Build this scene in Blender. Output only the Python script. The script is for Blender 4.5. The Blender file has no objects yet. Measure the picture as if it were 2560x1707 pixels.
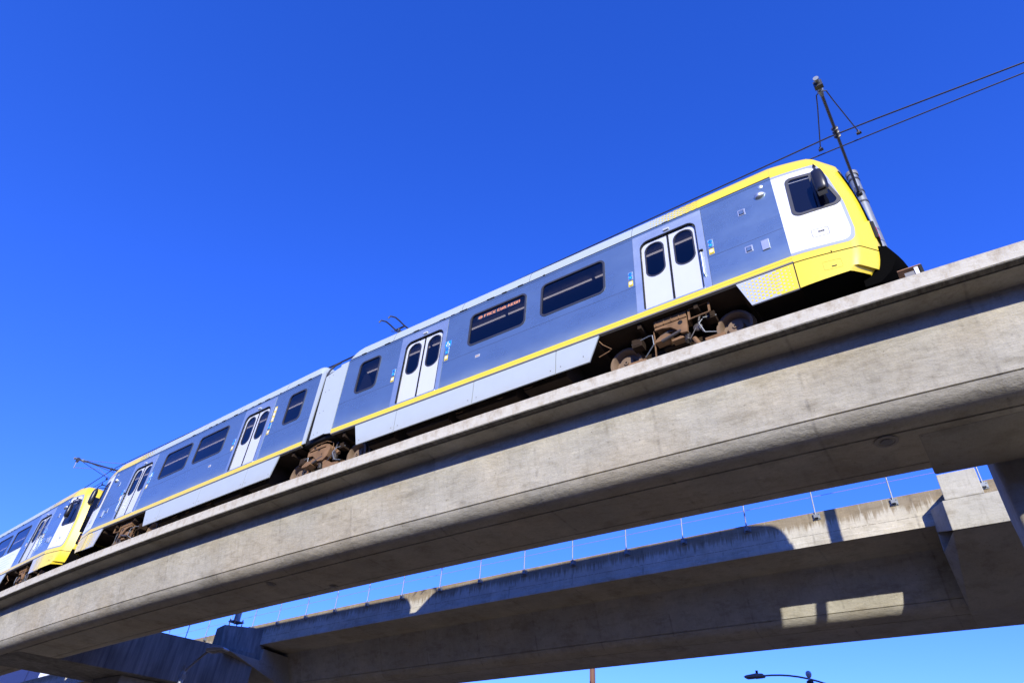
import bpy, bmesh, math, random
from mathutils import Vector, Matrix
R_ = math.radians
random.seed(7)
scn = bpy.context.scene
COL = scn.collection
OZ = 1.6                      # eye height of the photographer above the ground

# ------------------------------------------------------------------ camera
cd = bpy.data.cameras.new('camera'); cam = bpy.data.objects.new('camera', cd); COL.objects.link(cam); scn.camera = cam
cd.sensor_width = 36.0; cd.lens = 24.0; cd.clip_start = 0.05; cd.clip_end = 4000
PIT, ROL, YAW = R_(39.05789656), R_(4.61762528), R_(37.79304248)
f_ = Vector((-math.sin(YAW)*math.cos(PIT), math.cos(YAW)*math.cos(PIT), math.sin(PIT)))
r0 = Vector((math.cos(YAW), math.sin(YAW), 0)); u0 = r0.cross(f_)
rr_ = r0*math.cos(ROL)+u0*math.sin(ROL); uu_ = -r0*math.sin(ROL)+u0*math.cos(ROL)
mw = Matrix((rr_, uu_, -f_)).transposed().to_4x4(); mw.translation = (0, 0, OZ); cam.matrix_world = mw

# ------------------------------------------------------------------ sky, sun, exposure
SUN_AZ, SUN_EL = R_(32.0), R_(22.8)     # azimuth measured from -Y towards +X
sd = Vector((math.sin(SUN_AZ)*math.cos(SUN_EL), -math.cos(SUN_AZ)*math.cos(SUN_EL), math.sin(SUN_EL)))
w = bpy.data.worlds.new('World'); scn.world = w; w.use_nodes = True
nt = w.node_tree; nt.nodes.clear()
sky = nt.nodes.new('ShaderNodeTexSky'); sky.sky_type = 'NISHITA'; sky.sun_disc = False
sky.sun_elevation = SUN_EL; sky.sun_rotation = math.atan2(sd.x, sd.y)
sky.altitude = 200; sky.air_density = 1.0; sky.dust_density = 0.0; sky.ozone_density = 3.0
hs = nt.nodes.new('ShaderNodeHueSaturation'); hs.inputs['Saturation'].default_value = 1.265
gm = nt.nodes.new('ShaderNodeMix'); gm.data_type = 'RGBA'; gm.blend_type = 'MULTIPLY'; gm.inputs[0].default_value = 1.0
gm.inputs[7].default_value = (0.93, 0.90, 2.10, 1)
bg = nt.nodes.new('ShaderNodeBackground'); bg.inputs[1].default_value = 0.15
wo = nt.nodes.new('ShaderNodeOutputWorld')
nt.links.new(sky.outputs[0], hs.inputs['Color']); nt.links.new(hs.outputs[0], gm.inputs[6]); nt.links.new(gm.outputs[2], bg.inputs[0]); nt.links.new(bg.outputs[0], wo.inputs[0])
sl = bpy.data.lights.new('sun', 'SUN'); sl.energy = 5.0; sl.angle = R_(0.53); sl.color = (1.0, 0.95, 0.82)
so = bpy.data.objects.new('sun', sl); COL.objects.link(so); so.rotation_euler = sd.to_track_quat('Z', 'Y').to_euler(); so.location = sd*80
scn.view_settings.view_transform = 'Standard'; scn.view_settings.look = 'None'
scn.view_settings.exposure = 0.35; scn.view_settings.gamma = 1.0; scn.view_settings.use_curve_mapping = False
scn.render.engine = 'CYCLES'
scn.cycles.max_bounces = 8; scn.cycles.transparent_max_bounces = 12

# ------------------------------------------------------------------ helpers
def tag(o, label=None, cat=None, group=None, kind=None):
    if label: o['label'] = label
    if cat: o['category'] = cat
    if group: o['group'] = group
    if kind: o['kind'] = kind
    return o
def empty(name, loc, label, cat, group=None):
    o = bpy.data.objects.new(name, None); COL.objects.link(o); o.location = loc; o.empty_display_size = 0.3
    return tag(o, label, cat, group)
class MB:
    def __init__(s): s.v = []; s.f = []; s.uv = []; s.hasuv = False
    def quad(s, *p):
        b = len(s.v); s.v += [tuple(q) for q in p]; s.f.append(tuple(range(b, b+len(p)))); s.uv.append(None)
    def faces(s, vs, fs, uvs=None):
        b = len(s.v); s.v += [tuple(q) for q in vs]
        for i, f in enumerate(fs):
            s.f.append(tuple(b+k for k in f)); s.uv.append(uvs[i] if uvs else None)
        if uvs: s.hasuv = True
        return s
    def box(s, x0, x1, y0, y1, z0, z1, M=None):
        vs = [Vector((x, y, z)) for x in (x0, x1) for y in (y0, y1) for z in (z0, z1)]
        if M: vs = [M @ v for v in vs]
        fs = [(0,1,3,2),(4,6,7,5),(0,4,5,1),(2,3,7,6),(0,2,6,4),(1,5,7,3)]
        return s.faces(vs, fs)
    def tube(s, pts, r, n=8, cap=True, rs=None):
        pts = [Vector(p) for p in pts]; vs = []; prev = None
        for i, p in enumerate(pts):
            d = (pts[min(i+1, len(pts)-1)]-pts[max(i-1, 0)]).normalized()
            ref = prev if prev is not None else (Vector((0, 0, 1)) if abs(d.z) < .9 else Vector((1, 0, 0)))
            a = (ref-d*ref.dot(d)).normalized(); b = d.cross(a); prev = a
            rad = rs[i] if rs else r
            vs += [p+(a*math.cos(2*math.pi*k/n)+b*math.sin(2*math.pi*k/n))*rad for k in range(n)]
        fs = [(i*n+k, i*n+(k+1) % n, (i+1)*n+(k+1) % n, (i+1)*n+k) for i in range(len(pts)-1) for k in range(n)]
        if cap: fs += [tuple(range(n-1, -1, -1)), tuple((len(pts)-1)*n+k for k in range(n))]
        return s.faces(vs, fs)
    def lathe(s, prof, o, axis='y', n=28, cap=True):       # prof: (r, along)
        vs = []
        for r, a in prof:
            for k in range(n):
                t = 2*math.pi*k/n; c, q = r*math.cos(t), r*math.sin(t)
                vs.append((o[0]+c, o[1]+a, o[2]+q) if axis == 'y' else ((o[0]+c, o[1]+q, o[2]+a) if axis == 'z' else (o[0]+a, o[1]+c, o[2]+q)))
        m = len(prof)
        fs = [(i*n+k, i*n+(k+1) % n, (i+1)*n+(k+1) % n, (i+1)*n+k) for i in range(m-1) for k in range(n)]
        if cap: fs += [tuple(range(n-1, -1, -1)), tuple((m-1)*n+k for k in range(n))]
        return s.faces(vs, fs)
    def prism(s, poly, fn0, fn1):
        n = len(poly); vs = [fn0(*p) for p in poly]+[fn1(*p) for p in poly]
        fs = [tuple(range(n)), tuple(range(2*n-1, n-1, -1))]+[(i, i+n, (i+1) % n+n, (i+1) % n) for i in range(n)]
        return s.faces(vs, fs)
    def build(s, name, mat, parent=None, M=None, smooth=False, bevel=0, fix=True, ang=38):
        me = bpy.data.meshes.new(name); me.from_pydata(s.v, [], s.f); me.validate(clean_customdata=False)
        if s.hasuv:
            ul = me.uv_layers.new(name='UVMap')
            for p, uv in zip(me.polygons, s.uv):
                if uv:
                    for li, c in zip(p.loop_indices, uv): ul.data[li].uv = c
        bm = bmesh.new(); bm.from_mesh(me)
        if not s.hasuv: bmesh.ops.remove_doubles(bm, verts=bm.verts, dist=1e-5)
        if fix: bmesh.ops.recalc_face_normals(bm, faces=bm.faces)
        bm.to_mesh(me); bm.free()
        me.materials.append(mat)
        return finish(name, me, parent, M, smooth, bevel, ang)
def finish(name, me, parent=None, M=None, smooth=False, bevel=0, ang=38):
    o = bpy.data.objects.new(name, me); COL.objects.link(o)
    if smooth:
        for p in me.polygons: p.use_smooth = True
        try: me.set_sharp_from_angle(angle=R_(ang))
        except Exception: pass
    if M is not None: o.matrix_basis = M
    if parent is not None: o.parent = parent
    if bevel:
        b = o.modifiers.new('bevel', 'BEVEL'); b.width = bevel; b.segments = 2; b.limit_method = 'ANGLE'; b.angle_limit = R_(40)
    return o
def rpoly(pts, r, n=5):
    out = []; m = len(pts)
    for i in range(m):
        p = Vector(pts[i]); a = (Vector(pts[i-1])-p); b = (Vector(pts[(i+1) % m])-p)
        rad = r[i] if isinstance(r, (list, tuple)) else r
        if rad <= 0: out.append(tuple(p)); continue
        ang = a.angle(b); d = min(rad/math.tan(ang/2), a.length*.499, b.length*.499); rad2 = d*math.tan(ang/2)
        a.normalize(); b.normalize(); c = p+(a+b).normalized()*(rad2/math.sin(ang/2))
        s0 = p+a*d-c; s1 = p+b*d-c
        for k in range(n+1):
            t = k/n; v = s0.lerp(s1, t); v = v.normalized()*rad2
            out.append((c.x+v.x, c.y+v.y))
    return out
def rrect(x0, x1, z0, z1, r, n=5): return rpoly([(x0, z0), (x1, z0), (x1, z1), (x0, z1)], r, n)
def circ(x, z, r, n=14): return [(x+r*math.cos(2*math.pi*k/n), z+r*math.sin(2*math.pi*k/n)) for k in range(n)]
def patch(name, loops, mat, parent, M, s, yf=None, out=0.0, back=0.02, sub=0, smooth=False, extra=None):
    """panel with holes drawn in the (x,z) elevation of the car and laid on its side surface"""
    bm = bmesh.new()
    for lp in loops:
        vs = [bm.verts.new((x, 0, z)) for x, z in lp]
        for i in range(len(vs)): bm.edges.new((vs[i], vs[(i+1) % len(vs)]))
    bmesh.ops.triangle_fill(bm, edges=bm.edges[:], use_beauty=True, use_dissolve=False)
    for _ in range(sub):
        bmesh.ops.subdivide_edges(bm, edges=bm.edges[:], cuts=1, use_grid_fill=True)
        bmesh.ops.triangulate(bm, faces=bm.faces[:])
    for v in bm.verts:
        base = yf(v.co.x, v.co.z) if yf else 1.325
        v.co.y = s*(base+out)
    be = [e for e in bm.edges if e.is_boundary]
    if back:
        ge = bmesh.ops.extrude_edge_only(bm, edges=be)
        for v in [g for g in ge['geom'] if isinstance(g, bmesh.types.BMVert)]: v.co.y -= s*back
    bmesh.ops.recalc_face_normals(bm, faces=bm.faces)
    # outward check
    if extra: extra(bm)
    me = bpy.data.meshes.new(name); bm.to_mesh(me); bm.free(); me.materials.append(mat)
    return finish(name, me, parent, M, smooth)

# ------------------------------------------------------------------ materials
def mat(name):
    m = bpy.data.materials.new(name); m.use_nodes = True
    n = m.node_tree; b = n.nodes['Principled BSDF']; return m, n, b
def N(n, t, **k):
    x = n.nodes.new(t)
    for a, v in k.items(): setattr(x, a, v)
    return x
def noise(n, vec, scale, detail=4, rough=.55):
    x = N(n, 'ShaderNodeTexNoise'); x.inputs['Scale'].default_value = scale; x.inputs['Detail'].default_value = detail; x.inputs['Roughness'].default_value = rough
    if vec: n.links.new(vec, x.inputs['Vector'])
    return x.outputs['Fac']
def mapping(n, vec, sc):
    m = N(n, 'ShaderNodeMapping'); m.inputs['Scale'].default_value = sc; n.links.new(vec, m.inputs['Vector']); return m.outputs[0]
def ramp(n, fac, stops):
    r = N(n, 'ShaderNodeValToRGB'); e = r.color_ramp.elements
    e[0].position, e[0].color = stops[0][0], (*stops[0][1], 1)
    e[1].position, e[1].color = stops[-1][0], (*stops[-1][1], 1)
    for p, c in stops[1:-1]:
        q = e.new(p); q.color = (*c, 1)
    n.links.new(fac, r.inputs[0]); return r.outputs[0]
def mix(n, a, b, fac, mode='MIX'):
    m = N(n, 'ShaderNodeMix', data_type='RGBA', blend_type=mode)
    for s_, v in ((0, fac), (6, a), (7, b)):
        if isinstance(v, (int, float)): m.inputs[s_].default_value = v
        elif isinstance(v, tuple): m.inputs[s_].default_value = (*v, 1)
        else: n.links.new(v, m.inputs[s_])
    return m.outputs[2]
def g3(v): return (v, v, v)
def math_(n, op, a, b=None, c=None):
    m = N(n, 'ShaderNodeMath', operation=op)
    for i, v in enumerate((a, b, c)):
        if v is None: continue
        if isinstance(v, (int, float)): m.inputs[i].default_value = v
        else: n.links.new(v, m.inputs[i])
    return m.outputs[0]
def bump(n, b, h, strength, dist=0.02):
    x = N(n, 'ShaderNodeBump'); x.inputs['Strength'].default_value = strength; x.inputs['Distance'].default_value = dist
    n.links.new(h, x.inputs['Height']); n.links.new(x.outputs[0], b.inputs['Normal'])
def paint(name, col, rough=.35, metal=0, var=.12, coat=0, dirt=None, dirtz=(0, 1), spec=.5):
    m, n, b = mat(name)
    tc = N(n, 'ShaderNodeTexCoord').outputs['Object']
    f = noise(n, tc, 3.0, 6); c = mix(n, tuple(x*(1-var) for x in col), tuple(min(1, x*(1+var)) for x in col), f)
    st = noise(n, mapping(n, tc, (14, 14, .8)), 1.5, 4)
    c = mix(n, c, mix(n, c, g3(.45), .35, 'MULTIPLY'), ramp(n, st, [(.58, g3(0)), (.85, g3(.22))]))
    if dirt:
        sep = N(n, 'ShaderNodeSeparateXYZ'); n.links.new(tc, sep.inputs[0])
        mr = N(n, 'ShaderNodeMapRange'); mr.inputs[1].default_value = dirtz[1]; mr.inputs[2].default_value = dirtz[0]
        n.links.new(sep.outputs[2], mr.inputs[0])
        fac = math_(n, 'MULTIPLY', math_(n, 'POWER', mr.outputs[0], 1.6), math_(n, 'ADD', math_(n, 'MULTIPLY', noise(n, mapping(n, tc, (2.5, 2.5, 1)), 1.0, 5), .9), .15))
        c = mix(n, c, dirt, fac)
        n.links.new(math_(n, 'ADD', math_(n, 'MULTIPLY', fac, .4), rough), b.inputs['Roughness'])
        if metal: n.links.new(math_(n, 'SUBTRACT', metal, math_(n, 'MULTIPLY', fac, .8)), b.inputs['Metallic'])
    else:
        b.inputs['Roughness'].default_value = rough; b.inputs['Metallic'].default_value = metal
    n.links.new(c, b.inputs['Base Color']); b.inputs['Coat Weight'].default_value = coat; b.inputs['Coat Roughness'].default_value = .12
    b.inputs['Specular IOR Level'].default_value = spec
    return m
def concrete(name, base=(.455, .43, .365), joints=True, streak=.0, dark=(.55, .5, .45), uvs=True, warm=True, curb=False):
    m, n, b = mat(name)
    tcn = N(n, 'ShaderNodeTexCoord'); ob = tcn.outputs['Object']; uv = tcn.outputs['UV']
    c = mix(n, tuple(x*.84 for x in base), tuple(min(1, x*1.12) for x in base), ramp(n, noise(n, ob, .9, 8, .62), [(.32, g3(0)), (.68, g3(1))]))
    # vertical float marks / blotches
    bl = noise(n, mapping(n, ob, (1.1, 1.1, 3.2)), 1.3, 9, .66)
    c = mix(n, c, mix(n, c, (.62, .60, .56), 1.0, 'MULTIPLY'), ramp(n, bl, [(.52, g3(0)), (.66, g3(.55)), (.8, g3(.3))]))
    sm = noise(n, mapping(n, ob, (7, 7, 1.2)), 1.6, 6, .7)
    c = mix(n, c, mix(n, c, (.70, .68, .65), 1.0, 'MULTIPLY'), ramp(n, sm, [(.5, g3(0)), (.75, g3(.6))]))
    fine = noise(n, ob, 38, 6, .7)
    c = mix(n, c, mix(n, c, g3(.72), 1.0, 'MULTIPLY'), ramp(n, fine, [(.5, g3(0)), (.72, g3(.7))]))
    pv = N(n, 'ShaderNodeTexVoronoi'); pv.inputs['Scale'].default_value = 3.1; n.links.new(ob, pv.inputs['Vector'])
    c = mix(n, c, mix(n, c, g3(.35), 1.0, 'MULTIPLY'), ramp(n, pv.outputs['Distance'], [(.02, g3(.9)), (.05, g3(0))]))
    if warm:
        c = mix(n, c, mix(n, c, (1.0, .9, .76), 1.0, 'MULTIPLY'), ramp(n, noise(n, ob, .55, 4), [(.45, g3(0)), (.62, g3(.4))]))
    if uvs:
        sp = N(n, 'ShaderNodeSeparateXYZ'); n.links.new(uv, sp.inputs[0]); u, v = sp.outputs[0], sp.outputs[1]
        if joints:
            fr = math_(n, 'ABSOLUTE', math_(n, 'SUBTRACT', math_(n, 'FRACT', math_(n, 'DIVIDE', u, 2.54)), .5))
            jl = math_(n, 'MULTIPLY', ramp(n, fr, [(.003, g3(1)), (.016, g3(0))]), ramp(n, noise(n, mapping(n, uv, (.6, 2.2, 1)), 2, 4), [(.42, g3(0)), (.62, g3(.42))]))
            c = mix(n, c, (.12, .11, .10), jl)
            # panels cast on different days
            pn = N(n, 'ShaderNodeTexWhiteNoise', noise_dimensions='1D'); n.links.new(math_(n, 'FLOOR', math_(n, 'ADD', math_(n, 'DIVIDE', u, 2.54), .5)), pn.inputs['W'])
            c = mix(n, c, mix(n, c, (.90, .88, .85), 1.0, 'MULTIPLY'), pn.outputs['Value'])
            hz = noise(n, mapping(n, uv, (1.2, 3.2, 1)), 1.5, 9, .72)
            c = mix(n, c, mix(n, c, (.74, .72, .68), 1.0, 'MULTIPLY'), ramp(n, hz, [(.52, g3(0)), (.63, g3(.45)), (.74, g3(.25))]))
            lt = noise(n, mapping(n, uv, (2.1, 3.5, 1)), 1.7, 7, .7)
            c = mix(n, c, mix(n, c, (1.22, 1.22, 1.2), 1.0, 'MULTIPLY'), ramp(n, lt, [(.55, g3(0)), (.68, g3(.8))]))
            if curb:
                tu = math_(n, 'SUBTRACT', math_(n, 'FRACT', math_(n, 'ADD', math_(n, 'DIVIDE', u, 1.27), .25)), .5)
                tv = math_(n, 'SUBTRACT', math_(n, 'FRACT', math_(n, 'DIVIDE', v, .62)), .5)
                th = math_(n, 'SQRT', math_(n, 'ADD', math_(n, 'POWER', math_(n, 'MULTIPLY', tu, 1.27), 2), math_(n, 'POWER', math_(n, 'MULTIPLY', tv, .62), 2)))
                c = mix(n, c, mix(n, c, g3(.45), 1.0, 'MULTIPLY'), ramp(n, th, [(.010, g3(.45)), (.022, g3(0))]))
                ds = noise(n, mapping(n, uv, (4.5, .35, 1)), 1.3, 6, .7)
                c = mix(n, c, mix(n, c, (.66, .63, .58), 1.0, 'MULTIPLY'), ramp(n, ds, [(.58, g3(0)), (.70, g3(.3))]))
                cb_ = math_(n, 'MULTIPLY', math_(n, 'LESS_THAN', v, .26), math_(n, 'GREATER_THAN', v, 0.0))
                c = mix(n, c, mix(n, (.53, .50, .42), (.34, .28, .20), ramp(n, math_(n, 'ADD', noise(n, mapping(n, uv, (3.0, 1.6, 1)), 1.6, 8, .72), math_(n, 'MULTIPLY', v, -.45)), [(.42, g3(0)), (.60, g3(.9))])), math_(n, 'MULTIPLY', cb_, .8))
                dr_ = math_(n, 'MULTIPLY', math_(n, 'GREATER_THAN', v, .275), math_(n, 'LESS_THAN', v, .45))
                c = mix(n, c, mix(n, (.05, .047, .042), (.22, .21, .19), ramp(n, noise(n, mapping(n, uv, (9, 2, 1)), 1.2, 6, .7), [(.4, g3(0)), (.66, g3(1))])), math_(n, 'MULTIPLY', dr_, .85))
        if streak:
            s1 = noise(n, mapping(n, uv, (9, .22, 1)), 1.0, 6, .75)
            s2 = noise(n, mapping(n, uv, (1.4, .5, 1)), 1.0, 3)
            fade = N(n, 'ShaderNodeMapRange'); fade.inputs[1].default_value = .62; fade.inputs[2].default_value = .2; n.links.new(v, fade.inputs[0])
            low = math_(n, 'ADD', math_(n, 'MULTIPLY', math_(n, 'SUBTRACT', s1, .5), 8.0), math_(n, 'MULTIPLY', math_(n, 'SUBTRACT', s2, .5), 1.6))
            fac = math_(n, 'MINIMUM', math_(n, 'MAXIMUM', math_(n, 'ADD', math_(n, 'SUBTRACT', math_(n, 'MULTIPLY', fade.outputs[0], 2.6), 1.1), math_(n, 'MULTIPLY', low, -1.0)), 0.0), 1.0)
            fac = math_(n, 'MULTIPLY', fac, math_(n, 'LESS_THAN', v, .8))
            c = mix(n, c, mix(n, c, (.56, .49, .40), 1.0, 'MULTIPLY'), math_(n, 'MULTIPLY', fac, streak))
            c = mix(n, c, mix(n, c, g3(.4), 1.0, 'MULTIPLY'), math_(n, 'MULTIPLY', math_(n, 'LESS_THAN', math_(n, 'ABSOLUTE', math_(n, 'SUBTRACT', v, math_(n, 'ADD', .60, math_(n, 'MULTIPLY', s2, .03)))), .006), math_(n, 'GREATER_THAN', s1, .45)))
    n.links.new(c, b.inputs['Base Color']); b.inputs['Roughness'].default_value = .88; b.inputs['Specular IOR Level'].default_value = .25
    h = math_(n, 'ADD', math_(n, 'MULTIPLY', fine, .5), math_(n, 'MULTIPLY', noise(n, mapping(n, ob, (2, 2, 5)), 2.2, 6, .6), 1.5))
    bump(n, b, h, .55, .02)
    return m
# brushed stainless side
def steel(name, base, rough, dust=True, met=.87):
    m, n, b = mat(name)
    tc = N(n, 'ShaderNodeTexCoord').outputs['Object']
    br = noise(n, mapping(n, tc, (.6, .6, 90)), 2.0, 4, .6)
    wv = noise(n, mapping(n, tc, (1.1, 1, 2.0)), .9, 5, .6)
    c = mix(n, tuple(x*.9 for x in base), tuple(x*1.08 for x in base), wv)
    c = mix(n, c, mix(n, c, g3(.85), 1.0, 'MULTIPLY'), br)
    rg = math_(n, 'ADD', math_(n, 'MULTIPLY', wv, .14), rough-.07)
    b.inputs['Metallic'].default_value = met
    if dust:
        sep = N(n, 'ShaderNodeSeparateXYZ'); n.links.new(tc, sep.inputs[0])
        mr = N(n, 'ShaderNodeMapRange'); mr.inputs[1].default_value = .62; mr.inputs[2].default_value = .1; n.links.new(sep.outputs[2], mr.inputs[0])
        fac = math_(n, 'MULTIPLY', math_(n, 'POWER', mr.outputs[0], 2.2), math_(n, 'ADD', math_(n, 'MULTIPLY', noise(n, mapping(n, tc, (1.3, 1, 3)), 1.2, 5), .55), -.02))
        c = mix(n, c, (.46, .42, .34), fac)
        n.links.new(math_(n, 'SUBTRACT', met, math_(n, 'MULTIPLY', fac, .7)), b.inputs['Metallic'])
        rg = math_(n, 'ADD', rg, math_(n, 'MULTIPLY', fac, .4))
    n.links.new(c, b.inputs['Base Color']); n.links.new(rg, b.inputs['Roughness'])
    bump(n, b, noise(n, mapping(n, tc, (.9, 1, 1.3)), 1.1, 3, .5), .30, .05)
    return m
M_ = {}
M_['steel'] = steel('brushed_steel', (.44, .53, .49), .28)
M_['steel2'] = steel('bright_steel', (.68, .72, .66), .42, False)
M_['yellow'] = paint('yellow_paint', (.80, .60, .035), .32, coat=.4, var=.04)
M_['white'] = paint('white_paint', (.78, .78, .80), .35, coat=.4, var=.03)
M_['doorw'] = paint('door_white', (.55, .57, .61), .4, coat=.2, var=.04, dirt=(.35, .26, .18), dirtz=(-.2, .35))
M_['grey'] = paint('grey_paint', (.41, .455, .465), .42, var=.05, coat=.1, dirt=(.30, .26, .2), dirtz=(-1.0, -.25))
M_['roofg'] = paint('roof_grey', (.39, .44, .44), .5, var=.06)
M_['rim'] = paint('pale_grey_trim', (.43, .46, .52), .4, var=.04)
M_['black'] = paint('black_rubber', (.010, .010, .011), .6, var=.2, spec=.25)
M_['dark'] = paint('dark_underframe', (.018, .015, .012), .8, var=.35)
M_['frame'] = paint('window_rubber', (.038, .038, .044), .45, var=.15)
M_['brown'] = paint('brown_dust', (.20, .115, .06), .9, var=.7, spec=.2)
M_['brownd'] = paint('dark_brown_dust', (.032, .020, .012), .9, var=.4, spec=.2)
M_['wheel'] = paint('wheel_steel', (.21, .145, .10), .7, var=.3, metal=.2)
M_['tread'] = paint('polished_tread', (.45, .43, .42), .35, metal=.9)
M_['galv'] = paint('galvanised_steel', (.23, .25, .27), .5, metal=.35, var=.18)
M_['insul'] = paint('dark_insulator', (.05, .05, .055), .4)
M_['wire'] = paint('dark_wire', (.03, .026, .024), .5, metal=.3)
M_['blue'] = paint('blue_button', (.02, .25, .80), .4, var=.05)
M_['navy'] = paint('navy_dot', (.01, .02, .10), .4)
M_['green'] = paint('green_dot', (.05, .6, .35), .4)
M_['red'] = paint('red_lens', (.75, .05, .03), .25, coat=.6)
M_['wallb'] = paint('blocker_brick', (.11, .07, .05), .9, var=.3)
M_['platem'] = steel('fitting_steel', (.55, .57, .60), .45, False)
M_['trim'] = paint('trim_grey', (.30, .34, .42), .4, var=.03)
M_['matte'] = paint('matte_black', (.004, .004, .004), 1.0, spec=0.0)
M_['plastic'] = paint('black_plastic', (.012, .012, .014), .35, var=.1)
M_['rust'] = paint('rusty_plate', (.36, .20, .12), .9, var=.25)
M_['adtext'] = paint('pale_blue_print', (.45, .55, .80), .5)
M_['pole'] = paint('brown_pole', (.17, .08, .055), .8, var=.2)
M_['damp'] = paint('oily_steel', (.06, .05, .045), .5, var=.3)
M_['iron'] = paint('black_iron', (.03, .03, .035), .45)
M_['lampg'] = paint('lamp_grey', (.20, .195, .19), .55, var=.1)
M_['int'] = paint('interior_panel', (.20, .20, .21), .7)
M_['intl'] = paint('interior_partition', (.55, .56, .60), .6)
def glass(name, tint, ior=1.5):
    m = bpy.data.materials.new(name); m.use_nodes = True; n = m.node_tree; n.nodes.clear()
    tr = N(n, 'ShaderNodeBsdfTransparent'); tr.inputs[0].default_value = (*tint, 1)
    gl = N(n, 'ShaderNodeBsdfGlossy'); gl.inputs['Roughness'].default_value = .015; gl.inputs[0].default_value = (1, 1, 1, 1)
    fr = N(n, 'ShaderNodeFresnel'); fr.inputs[0].default_value = ior
    mx = N(n, 'ShaderNodeMixShader'); o = N(n, 'ShaderNodeOutputMaterial')
    n.links.new(fr.outputs[0], mx.inputs[0]); n.links.new(tr.outputs[0], mx.inputs[1]); n.links.new(gl.outputs[0], mx.inputs[2]); n.links.new(mx.outputs[0], o.inputs[0])
    return m
M_['glass'] = glass('tinted_glass', (.10, .10, .11))
M_['cabglass'] = glass('cab_glass', (.06, .06, .07))
def emit(name, col, s):
    m, n, b = mat(name); b.inputs['Base Color'].default_value = (*[c*.3 for c in col], 1)
    b.inputs['Emission Color'].default_value = (*col, 1); b.inputs['Emission Strength'].default_value = s; return m
M_['tubelight'] = emit('fluorescent_tube', (1, .90, .86), 2.5)
M_['led'] = emit('orange_led', (1.0, .40, .20), 9.0)
M_['ledbg'] = emit('led_board', (.22, .36, .55), 1.6)
M_['conc1'] = concrete('concrete_girder')
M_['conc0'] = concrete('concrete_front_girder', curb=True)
M_['conc2'] = concrete('concrete_weathered', base=(.40, .37, .32), streak=.9)
M_['conc3'] = concrete('concrete_pier', base=(.35, .335, .295), uvs=False)
M_['conc4'] = concrete('concrete_parapet', base=(.51, .49, .42), streak=1.0)

# ------------------------------------------------------------------ track geometry (circle) and guideways
TR, TX0, TY0 = 287.01, -9.501, 10.955
def track(x, off=0.0):
    th = math.asin((x-TX0)/(TR-off)); r = TR-off
    return TY0+TR-r*math.cos(th)
def circle_path(x0, x1, n):
    t0 = (x0-TX0)/TR; t1 = (x1-TX0)/TR
    out = []
    for i in range(n+1):
        th = t0+(t1-t0)*i/n
        out.append(lambda off, z, th=th: (TX0+(TR-off)*math.sin(th), TY0+TR-(TR-off)*math.cos(th), z+OZ))
    return out, [TX0+TR*(t0+(t1-t0)*i/n) for i in range(n+1)]
def g2y(x): return 21.893+.00817*x+.000983*x*x
def g2_path(x0, x1, n):
    out = []; us = []
    for i in range(n+1):
        x = x0+(x1-x0)*i/n; us.append(x)
        out.append(lambda off, z, x=x: (x, g2y(x)+off, z-.0049*x+OZ))
    return out, us
def sweep(path, us, prof, name, mat_, parent=None, smooth=True, closed=True):
    m = MB(); n = len(prof); L = [0]
    for i in range(1, n+1): L.append(L[-1]+math.dist(prof[i-1], prof[i % n]))
    vs = [fn(*p) for fn in path for p in prof]
    fs, uv = [], []
    for i in range(len(path)-1):
        for k in range(n if closed else n-1):
            k2 = (k+1) % n
            fs.append((i*n+k, i*n+k2, (i+1)*n+k2, (i+1)*n+k))
            uv.append([(us[i], L[k]), (us[i], L[k+1]), (us[i+1], L[k+1]), (us[i+1], L[k])])
    if closed:
        fs.append(tuple(range(n))); uv.append([(us[0], p[1]) for p in prof])
        q = len(path)-1; fs.append(tuple(q*n+k for k in range(n-1, -1, -1))); uv.append([(us[-1], prof[k][1]) for k in range(n-1, -1, -1)])
    m.faces(vs, fs, uv); return m.build(name, mat_, parent, smooth=smooth, ang=8.5)
def arcp(c, r, a0, a1, n): return [(c[0]+r*math.cos(R_(a0+(a1-a0)*i/n)), c[1]+r*math.sin(R_(a0+(a1-a0)*i/n))) for i in range(n+1)]
def fillet(x0, z0, x1, z1, n=13):
    """bulging bottom corner from the web foot (x0,z0) to the soffit (x1,z1)"""
    sg = 1 if x0 < 0 else -1
    out = [(x0, z0), (x0+sg*.03, z0-.004), (x0+sg*.032, z0-.024), (x0+sg*.008, z0-.026)]
    px = x0+.15*sg; pz = z1+.005
    for i in range(1, n+1):
        t = i/n; xs, zs = x0+sg*.008, z0-.026
        out.append(((1-t)**2*xs+2*t*(1-t)*px+t*t*x1, (1-t)**2*zs+2*t*(1-t)*pz+t*t*z1))
    return out

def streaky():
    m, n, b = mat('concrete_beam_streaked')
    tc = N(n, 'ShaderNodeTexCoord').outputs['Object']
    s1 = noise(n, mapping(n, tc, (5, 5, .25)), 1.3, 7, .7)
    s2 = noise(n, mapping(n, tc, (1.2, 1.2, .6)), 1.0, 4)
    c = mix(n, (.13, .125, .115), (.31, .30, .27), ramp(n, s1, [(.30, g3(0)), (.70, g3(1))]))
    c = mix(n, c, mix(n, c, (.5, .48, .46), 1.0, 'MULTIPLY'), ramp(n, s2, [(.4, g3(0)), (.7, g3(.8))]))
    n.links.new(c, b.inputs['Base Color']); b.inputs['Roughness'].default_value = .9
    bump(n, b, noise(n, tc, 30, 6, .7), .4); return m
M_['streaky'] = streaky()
M_['conc2b0'] = paint('drain_ring', (.30, .28, .25), .8)
girder = empty('elevated_guideway', (0, TY0, OZ+6), 'curved concrete viaduct girder carrying the yellow and silver train, nearer of the two', 'viaduct')
def rel(o, p):
    o.parent = p; o.matrix_parent_inverse = Matrix.Translation(-p.location); return o
path1, us1 = circle_path(-95, 40, 180)
us1 = [u+.4 for u in us1]     # first form joint at x=-.87
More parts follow.
